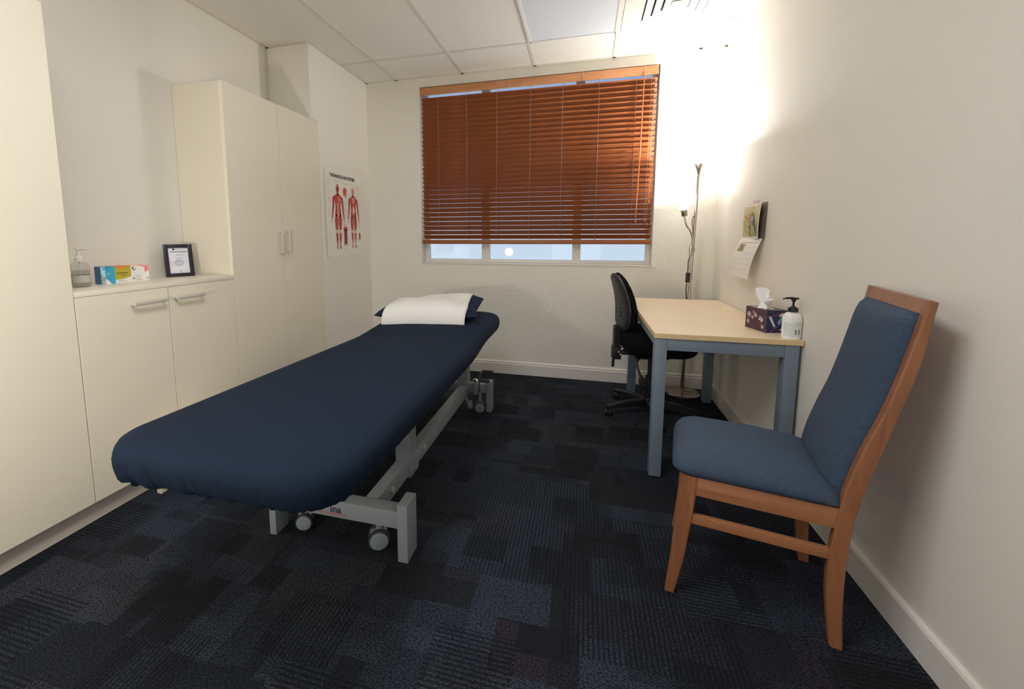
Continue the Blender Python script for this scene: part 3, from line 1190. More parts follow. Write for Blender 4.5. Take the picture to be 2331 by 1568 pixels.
def rr_outline(N):
    """rounded quadrilateral, counter-clockwise, list of (pt, normal, tag)"""
    cs = [((XA1 - .15, YN_ + .15), .15, -90), ((XF1 - .15, YF_ - .15), .15, 0), ((XF0 + .10, YF_ - .10), .10, 90), ((XA0 + .125, YN_ + .125), .125, 180)]
    seq = []
    for (c, r, a0) in cs:
        for k in range(13):
            a = math.radians(a0 + 90 * k / 12)
            seq.append((Vector((c[0] + r * math.cos(a), c[1] + r * math.sin(a))), Vector((math.cos(a), math.sin(a)))))
    out = []
    n = len(seq)
    for i in range(n):
        p, q = seq[i], seq[(i + 1) % n]
        L = (q[0] - p[0]).length
        m_ = max(1, int(L / .0085))
        for k in range(m_):
            tt = k / m_
            out.append((p[0].lerp(q[0], tt), p[1].lerp(q[1], tt).normalized()))
    return out


OUT = rr_outline(0)
cx_ = (XA0 + XA1) / 2


def bed_z(y):
    tt = min(1, max(0, (y + 1.55) / .45))
    return .035 * tt * tt * (3 - 2 * tt)


rings = []
prof = [(None, 0.0), (None, .25), (None, .5), (None, .72), (None, .88)]
edge = [(-.060, .640), (-.040, .6385), (-.024, .634), (-.011, .626), (-.003, .614), (.002, .600), (.003, .585), (.001, .570), (-.004, .553), (-.012, .538), (-.024, .526), (-.042, .518), (-.075, .514)]
rng = random.Random(11)
ph = [rng.uniform(0, 6.28) for _ in range(8)]
SL = 0
arc = []
for i, (p, n) in enumerate(OUT):
    arc.append(SL)
    SL += (OUT[(i + 1) % len(OUT)][0] - p).length
for _, s in prof:
    ring = []
    for (p, n) in OUT:
        sp = Vector((cx_ + .02, min(max(p.y, YN_ + .36), YF_ - .36)))
        e = p - n * .060
        q = sp + (e - sp) * s
        z = .6405 + .004 * (1 - s * s) + bed_z(q.y)
        z += .0012 * math.sin(q.x * 23 + 3 * math.sin(q.y * 4)) * math.sin(q.y * 9 + 1)
        ring.append(bm.verts.new((q.x, q.y, z)))
    rings.append(ring)
for (off, z0) in edge:
    ring = []
    for i, (p, n) in enumerate(OUT):
        low = max(0.0, (.615 - z0) / .10)
        near = max(0.0, min(1.0, (-2.45 - p.y) / .22))      # gathers at the near end
        g = low * near
        a = arc[i]
        w = .0030 * g * (math.sin(a * 290 + ph[0] + 2 * math.sin(a * 31)) * .9 + math.sin(a * 167 + ph[1]) * .6 + math.sin(a * 83 + ph[2]) * .35)
        w += .0006 * low * math.sin(a * 90 + ph[3]) * (1 - near)
        for fx, amp, wd in ((-2.125, .016, .009), (-2.045, .015, .010), (-1.93, .007, .010), (-1.80, .005, .010)):
            if n.y < -.5:
                fw = min(1, (-n.y - .5) / .35)
                dx = (p.x + (z0 - .53) * .5 - fx) / wd
                w += fw * amp * min(1, low + .25) * math.exp(-dx * dx) * (1 if z0 < .628 else .2)
                w -= fw * .7 * amp * min(1, low + .25) * math.exp(-(dx - 1.8) ** 2) * (1 if z0 < .628 else .2)
        q = p + n * (off + w)
        ring.append(bm.verts.new((q.x, q.y, z0 + bed_z(q.y) + (.002 * math.sin(a * 200) * near if z0 < .53 else 0))))
    rings.append(ring)
n = len(OUT)
for a, b in zip(rings, rings[1:]):
    for k in range(n):
        bm.faces.new((a[k], a[(k + 1) % n], b[(k + 1) % n], b[k]))
bm.faces.new(rings[-1][::-1])
bmesh.ops.remove_doubles(bm, verts=rings[0], dist=.003)
tag(obj('fitted_sheet', bm, NAVY, ang=80), 'navy fitted sheet stretched over the mattress, gathered at the near end', 'fitted sheet')

# pillow and towel
PC = Vector((-1.90, -1.02))
PA = math.radians(8)


def pil_pt(u, v, s, off=0.0):
    """u along the width, v depth, s +1 top / -1 bottom"""
    hx, hy, hz = .322, .20, .080
    prof_u = max(0.0, 1 - abs(u) ** 3.2)
    prof_v = max(0.0, 1 - abs(v) ** 3.0)
    pinch_x = 1 - .10 * (1 - abs(v)) * abs(u) ** 3
    pinch_y = 1 - .10 * (1 - abs(u)) * abs(v) ** 3
    z = (prof_u ** .55) * (prof_v ** .45)
    x = u * hx * pinch_x
    y = v * hy * pinch_y
    zz = hz * z * (1.0 if s > 0 else -.55)
    zz *= 1 + .06 * math.sin(9 * u + 2) * math.sin(4 * v)
    n = off
    return x, y, zz + n * s


def place_p(x, y, z):
    xx = PC.x + x * math.cos(PA) - y * math.sin(PA)
    yy = PC.y + x * math.sin(PA) + y * math.cos(PA)
    return (xx, yy, .715 + z + .055 * max(0, y / .2) * max(0, min(1, (x + .08) / .30)) - .012 * max(0, y / .2) * max(0, min(1, -x / .3)))


bm = B()
NU, NV = 44, 30
top, bot = [], []
for i in range(NU + 1):
    u = -1 + 2 * i / NU
    top.append([bm.verts.new(place_p(*pil_pt(u, -1 + 2 * j / NV, 1))) for j in range(NV + 1)])
    bot.append([bm.verts.new(place_p(*pil_pt(u, -1 + 2 * j / NV, -1))) for j in range(NV + 1)])
for i in range(NU):
    for j in range(NV):
        bm.faces.new((top[i][j], top[i + 1][j], top[i + 1][j + 1], top[i][j + 1]))
        bm.faces.new((bot[i][j], bot[i][j + 1], bot[i + 1][j + 1], bot[i + 1][j]))
bmesh.ops.remove_doubles(bm, verts=bm.verts, dist=.0004)
tag(obj('pillow', bm, NAVY2, ang=70), 'navy pillow with pointed corners at the head of the table', 'pillow')

bm = B()
# towel: a band that lies over the pillow and hangs down its front
cols = []
TN = 40
us = [-.80 + 1.60 * i / 30 for i in range(31)]
for i, u in enumerate(us):
    col = []
    for j in range(TN + 1):
        tt = j / TN
        if tt < .58:                              # over the top, back to front
            v = .95 - (.95 + .80) * (tt / .58)
            x, y, z = pil_pt(u, v, 1, .006)
            q = Vector(place_p(x, y, max(z, .012)))
        else:                                     # hangs down the front
            k = (tt - .58) / .42
            x, y, z = pil_pt(u, -.80, 1, .006)
            q0 = Vector(place_p(x, y, z))
            ang = k * PI / 2
            fz = .650 + .0015
            q = Vector((q0.x - .004 * k, q0.y - .062 * math.sin(ang * 1.25) , q0.z + (fz - q0.z) * (k ** 1.35)))
        q.z += .0012 * math.sin(7 * u + 3 * tt)
        col.append(bm.verts.new(q))
    cols.append(col)
for i in range(len(us) - 1):
    for j in range(TN):
        bm.faces.new((cols[i][j], cols[i + 1][j], cols[i + 1][j + 1], cols[i][j + 1]))
bmesh.ops.recalc_face_normals(bm, faces=bm.faces)
o = obj('towel', bm, TOWEL, ang=70)
so = o.modifiers.new('thickness', 'SOLIDIFY')
so.thickness = .005
so.offset = 0
tag(o, 'white towel folded over the navy pillow', 'towel')

# step stool whose near foot shows below the bed
t2 = thing('step_stool', 'low cream step stool by the cupboards, one foot showing under the table', 'stool', (-2.72, -1.98, 0))
for sx in (-1, 1):
    for sy in (-1, 1):
        bm = B()
        ey = .165 if sx < 0 else .10
        add_box(bm, sx * .125 - .014, sx * .125 + .014, sy * ey - .02, sy * ey + .02, 0, .20, bev=.003)
        obj('leg', bm, LAM, t2)
bm = B()
add_box(bm, -.15, .15, -.19, .19, .20, .22, bev=.004)
obj('tread', bm, LAM, t2)

# ------------------------------------------------------------------ desk
DX0, DX1, DY0, DY1, DZ = -.618, -.004, -1.437, -.186, .7318
t = thing('desk', 'maple-topped desk on grey square steel legs against the right wall', 'desk', ((DX0 + DX1) / 2, (DY0 + DY1) / 2, 0))
dc = Vector(((DX0 + DX1) / 2, (DY0 + DY1) / 2, 0))


def dpart(name, dims, m, bev=.0015):
    x0, x1, y0, y1, z0, z1 = dims
    bm = B()
    add_box(bm, x0 - dc.x, x1 - dc.x, y0 - dc.y, y1 - dc.y, z0, z1, bev=bev)
    return obj(name, bm, m, t)


bm = B()
add_box(bm, DX0 - dc.x, DX1 - dc.x, DY0 - dc.y, DY1 - dc.y, DZ - .025, DZ, bev=.0015, seg=1)
bm.normal_update()
for f in bm.faces:
    f.material_index = 0 if abs(f.normal.z) > .8 else 1
obj('desktop', bm, [DESKTOP, DESKEDGE], t)
LW = .056
lx = ((DX0 + .004, DX0 + .004 + LW), (DX1 - .012 - LW, DX1 - .012))
ly = ((DY0 + .006, DY0 + .006 + LW), (-.27 - LW, -.27))
for x0, x1 in lx:
    for y0, y1 in ly:
        if y1 > -.5 and x1 > -.3:
            x0, x1 = x0 - .030, x1 - .030
        dpart('leg', (x0, x1, y0, y1, 0.006, DZ - .025), DESKM, .004)
        dpart('foot_pad', (x0 + .006, x1 - .006, y0 + .006, y1 - .006, 0, .006), BLACKP, .001)
for y0, y1 in ly:
    dpart('rail', (lx[0][1], lx[1][0], y0 + .003, y0 + .033, DZ - .083, DZ - .025), DESKM)
for x0, x1 in lx:
    dpart('rail', (x0 + .012, x0 + .042, ly[0][1], ly[1][0], DZ - .083, DZ - .025), DESKM)

# ------------------------------------------------------------------ tissue box and pump bottle on the desk
t = thing('tissue_box', 'purple patterned tissue box on the desk with a tissue pulled up', 'tissue box', (-.0775, -1.215, DZ), math.radians(15))
bw, bl, bh = .100, .155, .108
VIO = mat('box_violet', srgb(78, 52, 66), .5, noise=.12, nscale=20)
VIO2 = mat('box_midnight', srgb(40, 42, 72), .5, noise=.15, nscale=20)
bm = B()
add_box(bm, -bw / 2, bw / 2, -bl / 2, bl / 2, 0, bh, bev=.001, seg=1)
bm.normal_update()
for f in bm.faces:
    f.material_index = 1 if f.normal.y < -.5 else 0
obj('carton', bm, [VIO, VIO2], t)
TM = dict(p=flat('petal_pink', (208, 170, 180)), w=flat('petal_white', (224, 214, 216)), v=flat('line_violet', (140, 88, 125)), b=flat('petal_blue', (120, 150, 190)), n=flat('deep_navy', (28, 36, 72)), m=flat('mauve', (120, 80, 100)))
pr = []
rnd = random.Random(5)
for (cx, cy, r) in ((.028, .070, .017), (.022, .034, .013), (.052, .058, .010), (.075, .072, .014), (.115, .060, .018), (.128, .025, .012), (.060, .085, .008)):
    for k in range(7):
        a = k * 2 * PI / 7 + rnd.uniform(-.3, .3)
        c, s = math.cos(a), math.sin(a)
        w_ = r * .22
        pr.append(([(cx, cy), (cx + c * r * .6 - s * w_, cy + s * r * .6 + c * w_), (cx + c * r, cy + s * r), (cx + c * r * .6 + s * w_, cy + s * r * .6 - c * w_)], 'p' if k % 2 else 'w', 1 + k % 3))
for a, b in (((.0, .02), (.09, .0)), ((.03, .1), (.15, .05)), ((.08, .04), (.14, .0))):
    pr.append(([a, (a[0], a[1] + .0015), (b[0], b[1] + .0015), b], 'm', 0))
planar('flower_print', (-bw / 2 - .0002, bl / 2, 0), (0, -1, 0), (0, 0, 1), pr, TM, t)
pr = [([(.006, .08), (.02, .082), (.045, .030), (.034, .026)], 'b', 1), ([(.010, .076), (.018, .077), (.038, .034), (.033, .032)], 'w', 2), ([(.05, .05), (.075, .09), (.08, .075), (.06, .035)], 'b', 1),
      ([(.055, .082), (.070, .095), (.085, .092), (.065, .078)], 'w', 2), ([(.0, .078), (.1, .104), (.1, .101), (.0, .075)], 'v', 3), ([(.015, .0), (.05, .035), (.053, .033), (.02, .0)], 'v', 3), ([(.05, .02), (.09, .03), (.085, .045), (.055, .04)], 'n', 0), ([(.06, .012), (.09, .02), (.08, .03)], 'w', 2)]
planar('flower_print', (-bw / 2, -bl / 2 - .0002, 0), (1, 0, 0), (0, 0, 1), pr, TM, t)
pr = [(ell(bw / 2, bl / 2, .026, .045), 'w', 0), ([(.0, .02), (.08, .15), (.085, .148), (.004, .018)], 'v', 1), ([(.01, .12), (.03, .15), (.02, .11)], 'p', 1)]
planar('opening_rim', (-bw / 2, -bl / 2, bh), (1, 0, 0), (0, 1, 0), pr, TM, t)
bm = B()
NT_, NH_ = 44, 12
rows = []
for j in range(NT_ + 1):
    v = -1 + 2 * j / NT_
    top_h = .040 + .062 * math.exp(-((v - .45) / .38) ** 2) + .018 * math.exp(-((v + .55) / .35) ** 2)
    row = []
    for i in range(NH_ + 1):
        h = i / NH_
        fold = .012 * math.sin(v * 7.5) * (.35 + h) + .006 * math.sin(v * 17 + 2) * h
        y = v * (.034 + .040 * h)
        x = fold * 1.3 + .016 * h * math.cos(v * 3) - .002 - .012 * h * (1 - v)
        row.append(bm.verts.new((x, y, bh - .004 + top_h * h)))
    rows.append(row)
for a, b in zip(rows, rows[1:]):
    for i in range(NH_):
        bm.faces.new((a[i], b[i], b[i + 1], a[i + 1]))
rows = []
for j in range(NT_ + 1):
    v = -1 + 2 * j / NT_
    row = []
    for i in range(NH_ + 1):
        h = i / NH_
        y = v * (.026 + .018 * h) - .006
        x = -.006 - .030 * h - .010 * math.sin(v * 6 + 1) * h
        row.append(bm.verts.new((x, y, bh - .003 + .034 * math.sin(PI * min(1, h * 1.05)) * math.exp(-(v / .7) ** 2) + .003 * h)))
    rows.append(row)
for a, b in zip(rows, rows[1:]):
    for i in range(NH_):
        bm.faces.new((a[i], b[i], b[i + 1], a[i + 1]))
o = obj('tissue', bm, mat('tissue_paper', srgb(240, 240, 240), .9, noise=.01), t, ang=80)
so = o.modifiers.new('thickness', 'SOLIDIFY')
so.thickness = .0012

t = thing('pump_bottle', 'white pump bottle with a black top at the desk corner', 'bottle', (-.041, -1.396, DZ))
bm = B()
pf = [(0, 0), (.035, 0), (.038, .003), (.038, .088), (.0368, .098), (.033, .108), (.027, .115), (.019, .119), (.017, .124)]
add_lathe(bm, pf, n=40)
for v in bm.verts:
    v.co.y *= .72
obj('bottle_body', bm, mat('white_plastic', srgb(238, 238, 234), .35, noise=.01), t)
bm = B()
add_lathe(bm, [(0, .122), (.0195, .122), (.0195, .139), (.011, .141), (.010, .146), (.0045, .148), (.0042, .166), (.008, .172), (.010, .176), (.010, .184), (0, .185)], n=24)
add_tube(bm, smooth_path([(.006, 0, .180), (-.012, 0, .183), (-.030, 0, .182), (-.042, 0, .178)]), [.006] * 7 + [.0050] * 6 + [.0032] * 6, 8)
add_box(bm, -.006, .018, -.006, .006, .178, .186, bev=.002)
obj('pump', bm, BLACKP, t)
bm = B()
pts_l = []
for k in range(15):
    a = math.radians(-155 + 118 * k / 14)
    pts_l.append((.0384 * math.cos(a), .0384 * .72 * math.sin(a) - .0003))
lo = [bm.verts.new((x, y, .012)) for x, y in pts_l]
hi = [bm.verts.new((x, y, .074)) for x, y in pts_l]
for k in range(14):
    bm.faces.new((lo[k], lo[k + 1], hi[k + 1], hi[k]))
obj('label', bm, mat('label_white', srgb(222, 224, 222), .4), t)
pr = bars(.004, .034, .066, 9, .005, 'g', .0014, seed=2, layer=1) + bars(.038, .055, .066, 4, .005, 'g', .0014, seed=6, layer=1)
pr += [(rect(.036, .012, .053, .036), 'g', 1)] + [(rect(.037, .013 + i * .0024, .052, .0142 + i * .0024), 'k', 2) for i in range(9)] + [(rect(.002, .004, .056, .006), 'b', 1)]


def wrap_label(o):
    for v in o.data.vertices:
        s = v.co.x
        off = -v.co.y
        a = math.radians(-155 + 118 * s / .062)
        v.co.x = (.0384 + off) * math.cos(a)
        v.co.y = (.0384 + off) * .72 * math.sin(a) - .0005


o = planar('label_print', (0, 0, .010), (1, 0, 0), (0, 0, 1), pr, dict(g=flat('label_grey', (150, 155, 160)), k=flat('barcode_black', (60, 62, 66)), b=flat('label_blue', (70, 105, 150))), t)
wrap_label(o)

# ------------------------------------------------------------------ wall calendar
t = thing('wall_calendar', 'wall calendar showing a bird photo, hanging open on the right wall', 'calendar', (0, -.755, 1.175))
CW = .315


def curved_sheet(bm, y0, y1, z0, z1, fx, n=16, th=.0008):
    g = []
    for i in range(n + 1):
        row = []
        for j in range(n + 1):
            y = y0 + (y1 - y0) * i / n
            z = z0 + (z1 - z0) * j / n
            row.append(bm.verts.new((fx(i / n, j / n), y, z)))
        g.append(row)
    for i in range(n):
        for j in range(n):
            bm.faces.new((g[i][j], g[i + 1][j], g[i + 1][j + 1], g[i][j + 1]))
    r = bmesh.ops.extrude_face_region(bm, geom=list(bm.faces))
    for e in r['geom']:
        if isinstance(e, bmesh.types.BMVert):
            e.co.x += th


def fx_top(i, j):   # i=0 far(+y) side ... near side; j up
    return -.010 - .022 * (i ** 2) * (1 - j * .3) - .004 * math.sin(PI * j)


def fx_low(i, j):
    return -.012 - .060 * (1 - j) ** 1.0 - .012 * math.sin(PI * j) * (1 - .2 * i) - .006 * i


bm = B()
curved_sheet(bm, .157, -.148, .004, .200, fx_top)
obj('picture_page', bm, flat('calendar_paper', (226, 222, 210)), t)
bm = B()
curved_sheet(bm, .157, -.165, .0, .203, lambda i, j: -.002 - .012 * i * (1 - j))
obj('cover_page', bm, flat('calendar_cover', (120, 104, 90)), t)
bm = B()
curved_sheet(bm, .165, -.160, -.222, .004, fx_low, th=.006)
obj('month_page', bm, flat('calendar_month_paper', (228, 224, 216)), t)
CMM = dict(g=flat('photo_green', (176, 172, 116)), g2=flat('photo_olive', (150, 152, 100)), y=flat('photo_straw', (196, 186, 140)), br=flat('bird_brown', (112, 96, 80)), bg=flat('bird_grey', (140, 130, 118)),
           o=flat('twig_orange', (178, 120, 84)), w=flat('bird_white', (205, 198, 185)), k=flat('calendar_ink', (160, 158, 156)), r=flat('thumb_red', (150, 95, 80)), dk=flat('bird_dark', (80, 72, 66)))


def on_surface(name, y0, y1, z0, z1, fx, polys):
    """polys in unit square (0..1 from the far/left edge, 0..1 up) subdivided and bent with the page"""
    keys = []
    bm = B()
    for pts, key, layer in polys:
        if key not in keys:
            keys.append(key)
        vs = [bm.verts.new((layer * .0004, p[0], p[1])) for p in pts]
        f = bm.faces.new(vs)
        f.material_index = keys.index(key)
    bmesh.ops.triangulate(bm, faces=bm.faces, ngon_method='EAR_CLIP')
    for _ in range(3):
        es = [e for e in bm.edges if (e.verts[0].co - e.verts[1].co).length > .12]
        if es:
            bmesh.ops.subdivide_edges(bm, edges=es, cuts=1)
            bmesh.ops.triangulate(bm, faces=bm.faces)
    for v in bm.verts:
        lay, i, j = v.co
        v.co = Vector((fx(i, j) - .0007 - lay, y0 + (y1 - y0) * i, z0 + (z1 - z0) * j))
    return obj(name, bm, [CMM[k] for k in keys], t, smooth=False)


def U(pts):
    return pts


pp = [(rect(.05, .05, .95, .95), 'g', 0), ([(.05, .5), (.5, .95), (.05, .95)], 'y', 1), ([(.5, .05), (.95, .05), (.95, .5)], 'g2', 1), ([(.05, .05), (.4, .05), (.05, .3)], 'y', 1), ([(.6, .95), (.95, .95), (.95, .6)], 'y', 1),
      # bird: body, head, tail, wing
      (ell(.60, .52, .13, .17), 'bg', 3), ([(.50, .66), (.58, .74), (.68, .70), (.66, .58), (.52, .56)], 'bg', 3), (ell(.565, .70, .065, .055), 'br', 4), ([(.50, .70), (.44, .67), (.51, .675)], 'dk', 5),
      ([(.62, .62), (.74, .52), (.84, .30), (.90, .10), (.84, .14), (.70, .34), (.58, .46)], 'dk', 4), ([(.56, .62), (.62, .62), (.60, .50), (.54, .52)], 'w', 5),
      # twigs
      ([(.15, .68), (.18, .70), (.45, .44), (.52, .30), (.56, .06), (.52, .06), (.48, .28), (.42, .42)], 'o', 2), ([(.28, .78), (.31, .78), (.44, .50), (.40, .48)], 'o', 2), ([(.20, .60), (.10, .66), (.11, .69), (.24, .62)], 'o', 2),
      ([(.50, .30), (.62, .30), (.80, .07), (.76, .07), (.60, .26)], 'o', 2), (ell(.40, .62, .06, .08), 'o', 2), (ell(.30, .70, .05, .06), 'w', 1), (ell(.44, .34, .07, .04), 'br', 3), ([(.42, .30), (.46, .30), (.47, .06), (.44, .06)], 'br', 3)]
on_surface('bird_photo', .157, -.148, .004, .200, fx_top, pp)
pp = [(rect(.10, .66, .42, .86), 'g2', 0), (ell(.26, .76, .09, .07), 'r', 1), (ell(.18, .78, .05, .05), 'w', 1), (rect(.12, .885, .95, .90), 'k', 0)]
rnd = random.Random(9)
for r_i, yy in enumerate((.60, .47, .34, .20)):
    for c_i in range(7):
        xx = .08 + c_i * .13
        if r_i == 0 and c_i < 4:
            continue
        pp.append((rect(xx, yy, xx + .03, yy + .022), 'k', 0))
for c_i in range(3):
    pp.append((rect(.55 + c_i * .13, .76, .58 + c_i * .13, .782), 'k', 0))
on_surface('month_grid', .165, -.160, -.222, .004, fx_low, pp)
for y in (.0, -.034):
    bm = B()
    add_box(bm, -.016, -.002, y - .007, y + .007, .196, .222, bev=.002)
    obj('hanging_clip', bm, mat('clip_cream', srgb(224, 204, 196), .4), t)

# ------------------------------------------------------------------ floor lamp
LB = Vector((-.212, -.168, 0))
LT = Vector((-.176, -.166, 1.63))
t = thing('floor_lamp', 'brushed steel floor lamp with glowing uplight bowl in the far right corner', 'floor lamp', LB)


def lp(v):
    return Vector(v) - LB


def P_at(z):
    return LB.lerp(LT, z / 1.63)


bm = B()
add_lathe(bm, [(0, 0), (.125, 0), (.128, .004), (.128, .018), (.124, .022), (.03, .026), (.014, .030), (0, .030)], n=48)
obj('base', bm, NICKEL, t)
bm = B()
add_tube(bm, [lp(P_at(.02)), lp(P_at(.8)), lp(P_at(1.63))], .0105, 16)
obj('pole', bm, NICKEL, t)
bm = B()
add_lathe(bm, [(.010, 0), (.013, .01), (.020, .035), (.030, .058), (.043, .075), (.041, .075), (.0, .065)], lp(LT), n=32)
obj('shade_holder', bm, NICKEL, t)
BOWL = emis('glowing_bowl', (1, .97, .92, 1), 1.6)
bm = B()
add_lathe(bm, [(.0, .070), (.045, .072), (.085, .088), (.118, .112), (.140, .146), (.1375, .147), (.115, .1155), (.083, .092), (.043, .076), (0, .074)], lp(LT), n=48)
obj('lamp_shade', bm, BOWL, t)
bm = B()
add_lathe(bm, [(0, .074), (.013, .075), (.013, .095), (.022, .112), (.025, .125), (.018, .142), (0, .148)], lp(LT), n=24)
obj('bulb', bm, emis('bulb_glow', (1, .95, .88, 1), 6), t)
# reading arm
arm = smooth_path([lp((-.204, -.185, 1.105)), lp((-.199, -.19, 1.17)), lp((-.215, -.195, 1.225)), lp((-.247, -.20, 1.275)), lp((-.262, -.20, 1.335))], 8)
bm = B()
add_tube(bm, arm, .0062, 12)
obj('reading_arm', bm, NICKEL, t)
bm = B()
add_tube(bm, [lp((-.2035, -.178, 1.055)), lp((-.2035, -.180, 1.128))], .0115, 14)
add_box(bm, *(lambda a, b: (a.x, b.x, a.y, b.y, a.z, b.z))(lp((-.206, -.188, 1.08)), lp((-.180, -.168, 1.112))), bev=.003)
add_tube(bm, [lp((-.185, -.175, 1.095)), lp((-.168, -.182, 1.095))], .0035, 8)
obj('arm_clamp', bm, NICKEL, t)
ax_ = Vector((-.13, -.04, .99)).normalized()
hd = lp((-.262, -.20, 1.335))
bm = B()
add_lathe(bm, [(0, 0), (.017, 0), (.020, .006), (.021, .046), (.016, .05), (0, .05)], hd, ax_, 24)
obj('lamp_socket', bm, NICKEL, t)
bm = B()
add_lathe(bm, [(.021, .048), (.036, .062), (.046, .085), (.049, .116), (.047, .116), (.042, .086), (.030, .066), (0, .056)], hd, ax_, 32)
obj('reading_shade', bm, emis('reading_glow', (1, .97, .92, 1), 2.4), t)
# cord and switch
bm = B()
add_tube(bm, smooth_path([lp((-.192, -.180, 1.335)), lp((-.203, -.186, 1.33)), lp((-.207, -.188, 1.29)), lp((-.200, -.188, 1.24)), lp((-.199, -.186, 1.15)), lp((-.203, -.184, 1.08)), lp((-.212, -.184, 1.02)), lp((-.215, -.185, .94)), lp((-.216, -.185, .92))], 6), .0025, 8)
add_tube(bm, smooth_path([lp((-.207, -.184, 1.06)), lp((-.214, -.186, 1.03)), lp((-.221, -.187, .995)), lp((-.219, -.187, .96)), lp((-.218, -.186, .93))], 6), .0018, 8)
add_tube(bm, smooth_path([lp((-.217, -.186, .86)), lp((-.219, -.186, .80)), lp((-.213, -.187, .72)), lp((-.205, -.190, .55)), lp((-.203, -.19, .30)), lp((-.20, -.19, .06)), lp((-.185, -.20, .035)), lp((-.12, -.19, .034)), lp((-.05, -.14, .012)), lp((-.03, -.06, .01))], 6), .0028, 8)
add_tube(bm, smooth_path([lp((-.217, -.186, .855)), lp((-.225, -.186, .82)), lp((-.222, -.186, .77)), lp((-.216, -.186, .72))], 6), .0018, 8)
obj('power_cord', bm, mat('dark_cord', srgb(62, 46, 42), .5), t)
bm = B()
s0, s1 = lp((-.230, -.196, .855)), lp((-.203, -.176, .93))
add_box(bm, s0.x, s1.x, s0.y, s1.y, s0.z, s1.z, bev=.007, seg=3)
obj('foot_switch', bm, mat('switch_plastic', srgb(58, 38, 38), .35), t)
lamp_light('uplight_bulb', 'POINT', (-.176, -.166, 1.762), 38, (1.0, .985, .97), .03)
lamp_light('reading_bulb', 'POINT', tuple(LB + hd + ax_ * .10), 4.0, (1.0, .96, .90), .03)

# ------------------------------------------------------------------ office chair
OC = Vector((-.505, -.60, 0))
OY = math.radians(7)
t = thing('office_chair', 'black office chair tucked under the left side of the desk', 'office chair', OC, OY)
# base
bm = B()
add_lathe(bm, [(0, .055), (.032, .055), (.038, .065), (.038, .10), (.030, .115), (0, .115)], n=24)
obj('base_hub', bm, BLACKP, t)
for k in range(5):
    a = math.radians(203 + 72 * k) - OY
    d = Vector((math.cos(a), math.sin(a), 0))
    s = Vector((-math.sin(a), math.cos(a), 0))
    bm = B()
    rings_ = []
    for (r, z0, z1, w) in ((.025, .062, .105, .024), (.12, .060, .100, .021), (.22, .056, .086, .018), (.30, .050, .072, .016)):
        c = d * r
        rings_.append([bm.verts.new(c + s * w * sx + Vector((0, 0, zz))) for sx, zz in ((-1, z0), (1, z0), (1, z1 - .006), (.6, z1), (-.6, z1), (-1, z1 - .006))])
    for A_, B_ in zip(rings_, rings_[1:]):
        for q in range(6):
            bm.faces.new((A_[q], A_[(q + 1) % 6], B_[(q + 1) % 6], B_[q]))
    bm.faces.new(rings_[0][::-1])
    bm.faces.new(rings_[-1])
    obj('base_arm', bm, BLACKP, t)
    c = d * .288
    caster(c.x, c.y, .026, a + math.radians(60 + 40 * k), .054, 'caster', BLACKP, BLACKP, .014, .006, parent=t)
bm = B()
add_tube(bm, [(0, 0, .10), (0, 0, .25)], .026, 18)
add_tube(bm, [(0, 0, .25), (0, 0, .42)], .015, 14)
add_lathe(bm, [(.030, .10), (.036, .13), (.028, .16), (.034, .19), (.027, .23), (.027, .26)], n=20)
obj('gas_column', bm, BLACKP, t)
bm = B()
add_box(bm, -.12, .09, -.09, .09, .395, .432, bev=.008)
obj('seat_mechanism', bm, BLACKP, t)
# seat cushion: rounded slab with waterfall front
bm = B()
NA = 56
rr_ = []
for (s, zt) in ((0.0, .560), (.5, .562), (.78, .566), (.92, .562), (.985, .546), (1.0, .525), (.995, .50), (.96, .47), (.90, .448), (.80, .432), (.5, .428), (0, .428)):
    row = []
    for k in range(NA):
        a = 2 * PI * k / NA
        ca, sa = math.cos(a), math.sin(a)
        e = 3.4
        rad = 1 / ((abs(ca) ** e + abs(sa) ** e) ** (1 / e))
        x = .235 * s * rad * ca + .03
        y = .235 * s * rad * sa
        z = zt
        if zt > .52:
            z += .028 * max(0, (-x) / .2) ** 1.5 + .012 * (abs(y) / .23) ** 2
            z -= .030 * max(0, (x - .14) / .12) ** 2
        else:
            z -= .008 * max(0, (x - .1) / .15)
        row.append(bm.verts.new((x, y, z)))
    rr_.append(row)
for A_, B_ in zip(rr_, rr_[1:]):
    for k in range(NA):
        bm.faces.new((A_[k], A_[(k + 1) % NA], B_[(k + 1) % NA], B_[k]))
bmesh.ops.remove_doubles(bm, verts=bm.verts, dist=1e-4)
obj('seat', bm, BLACKF, t, ang=70)


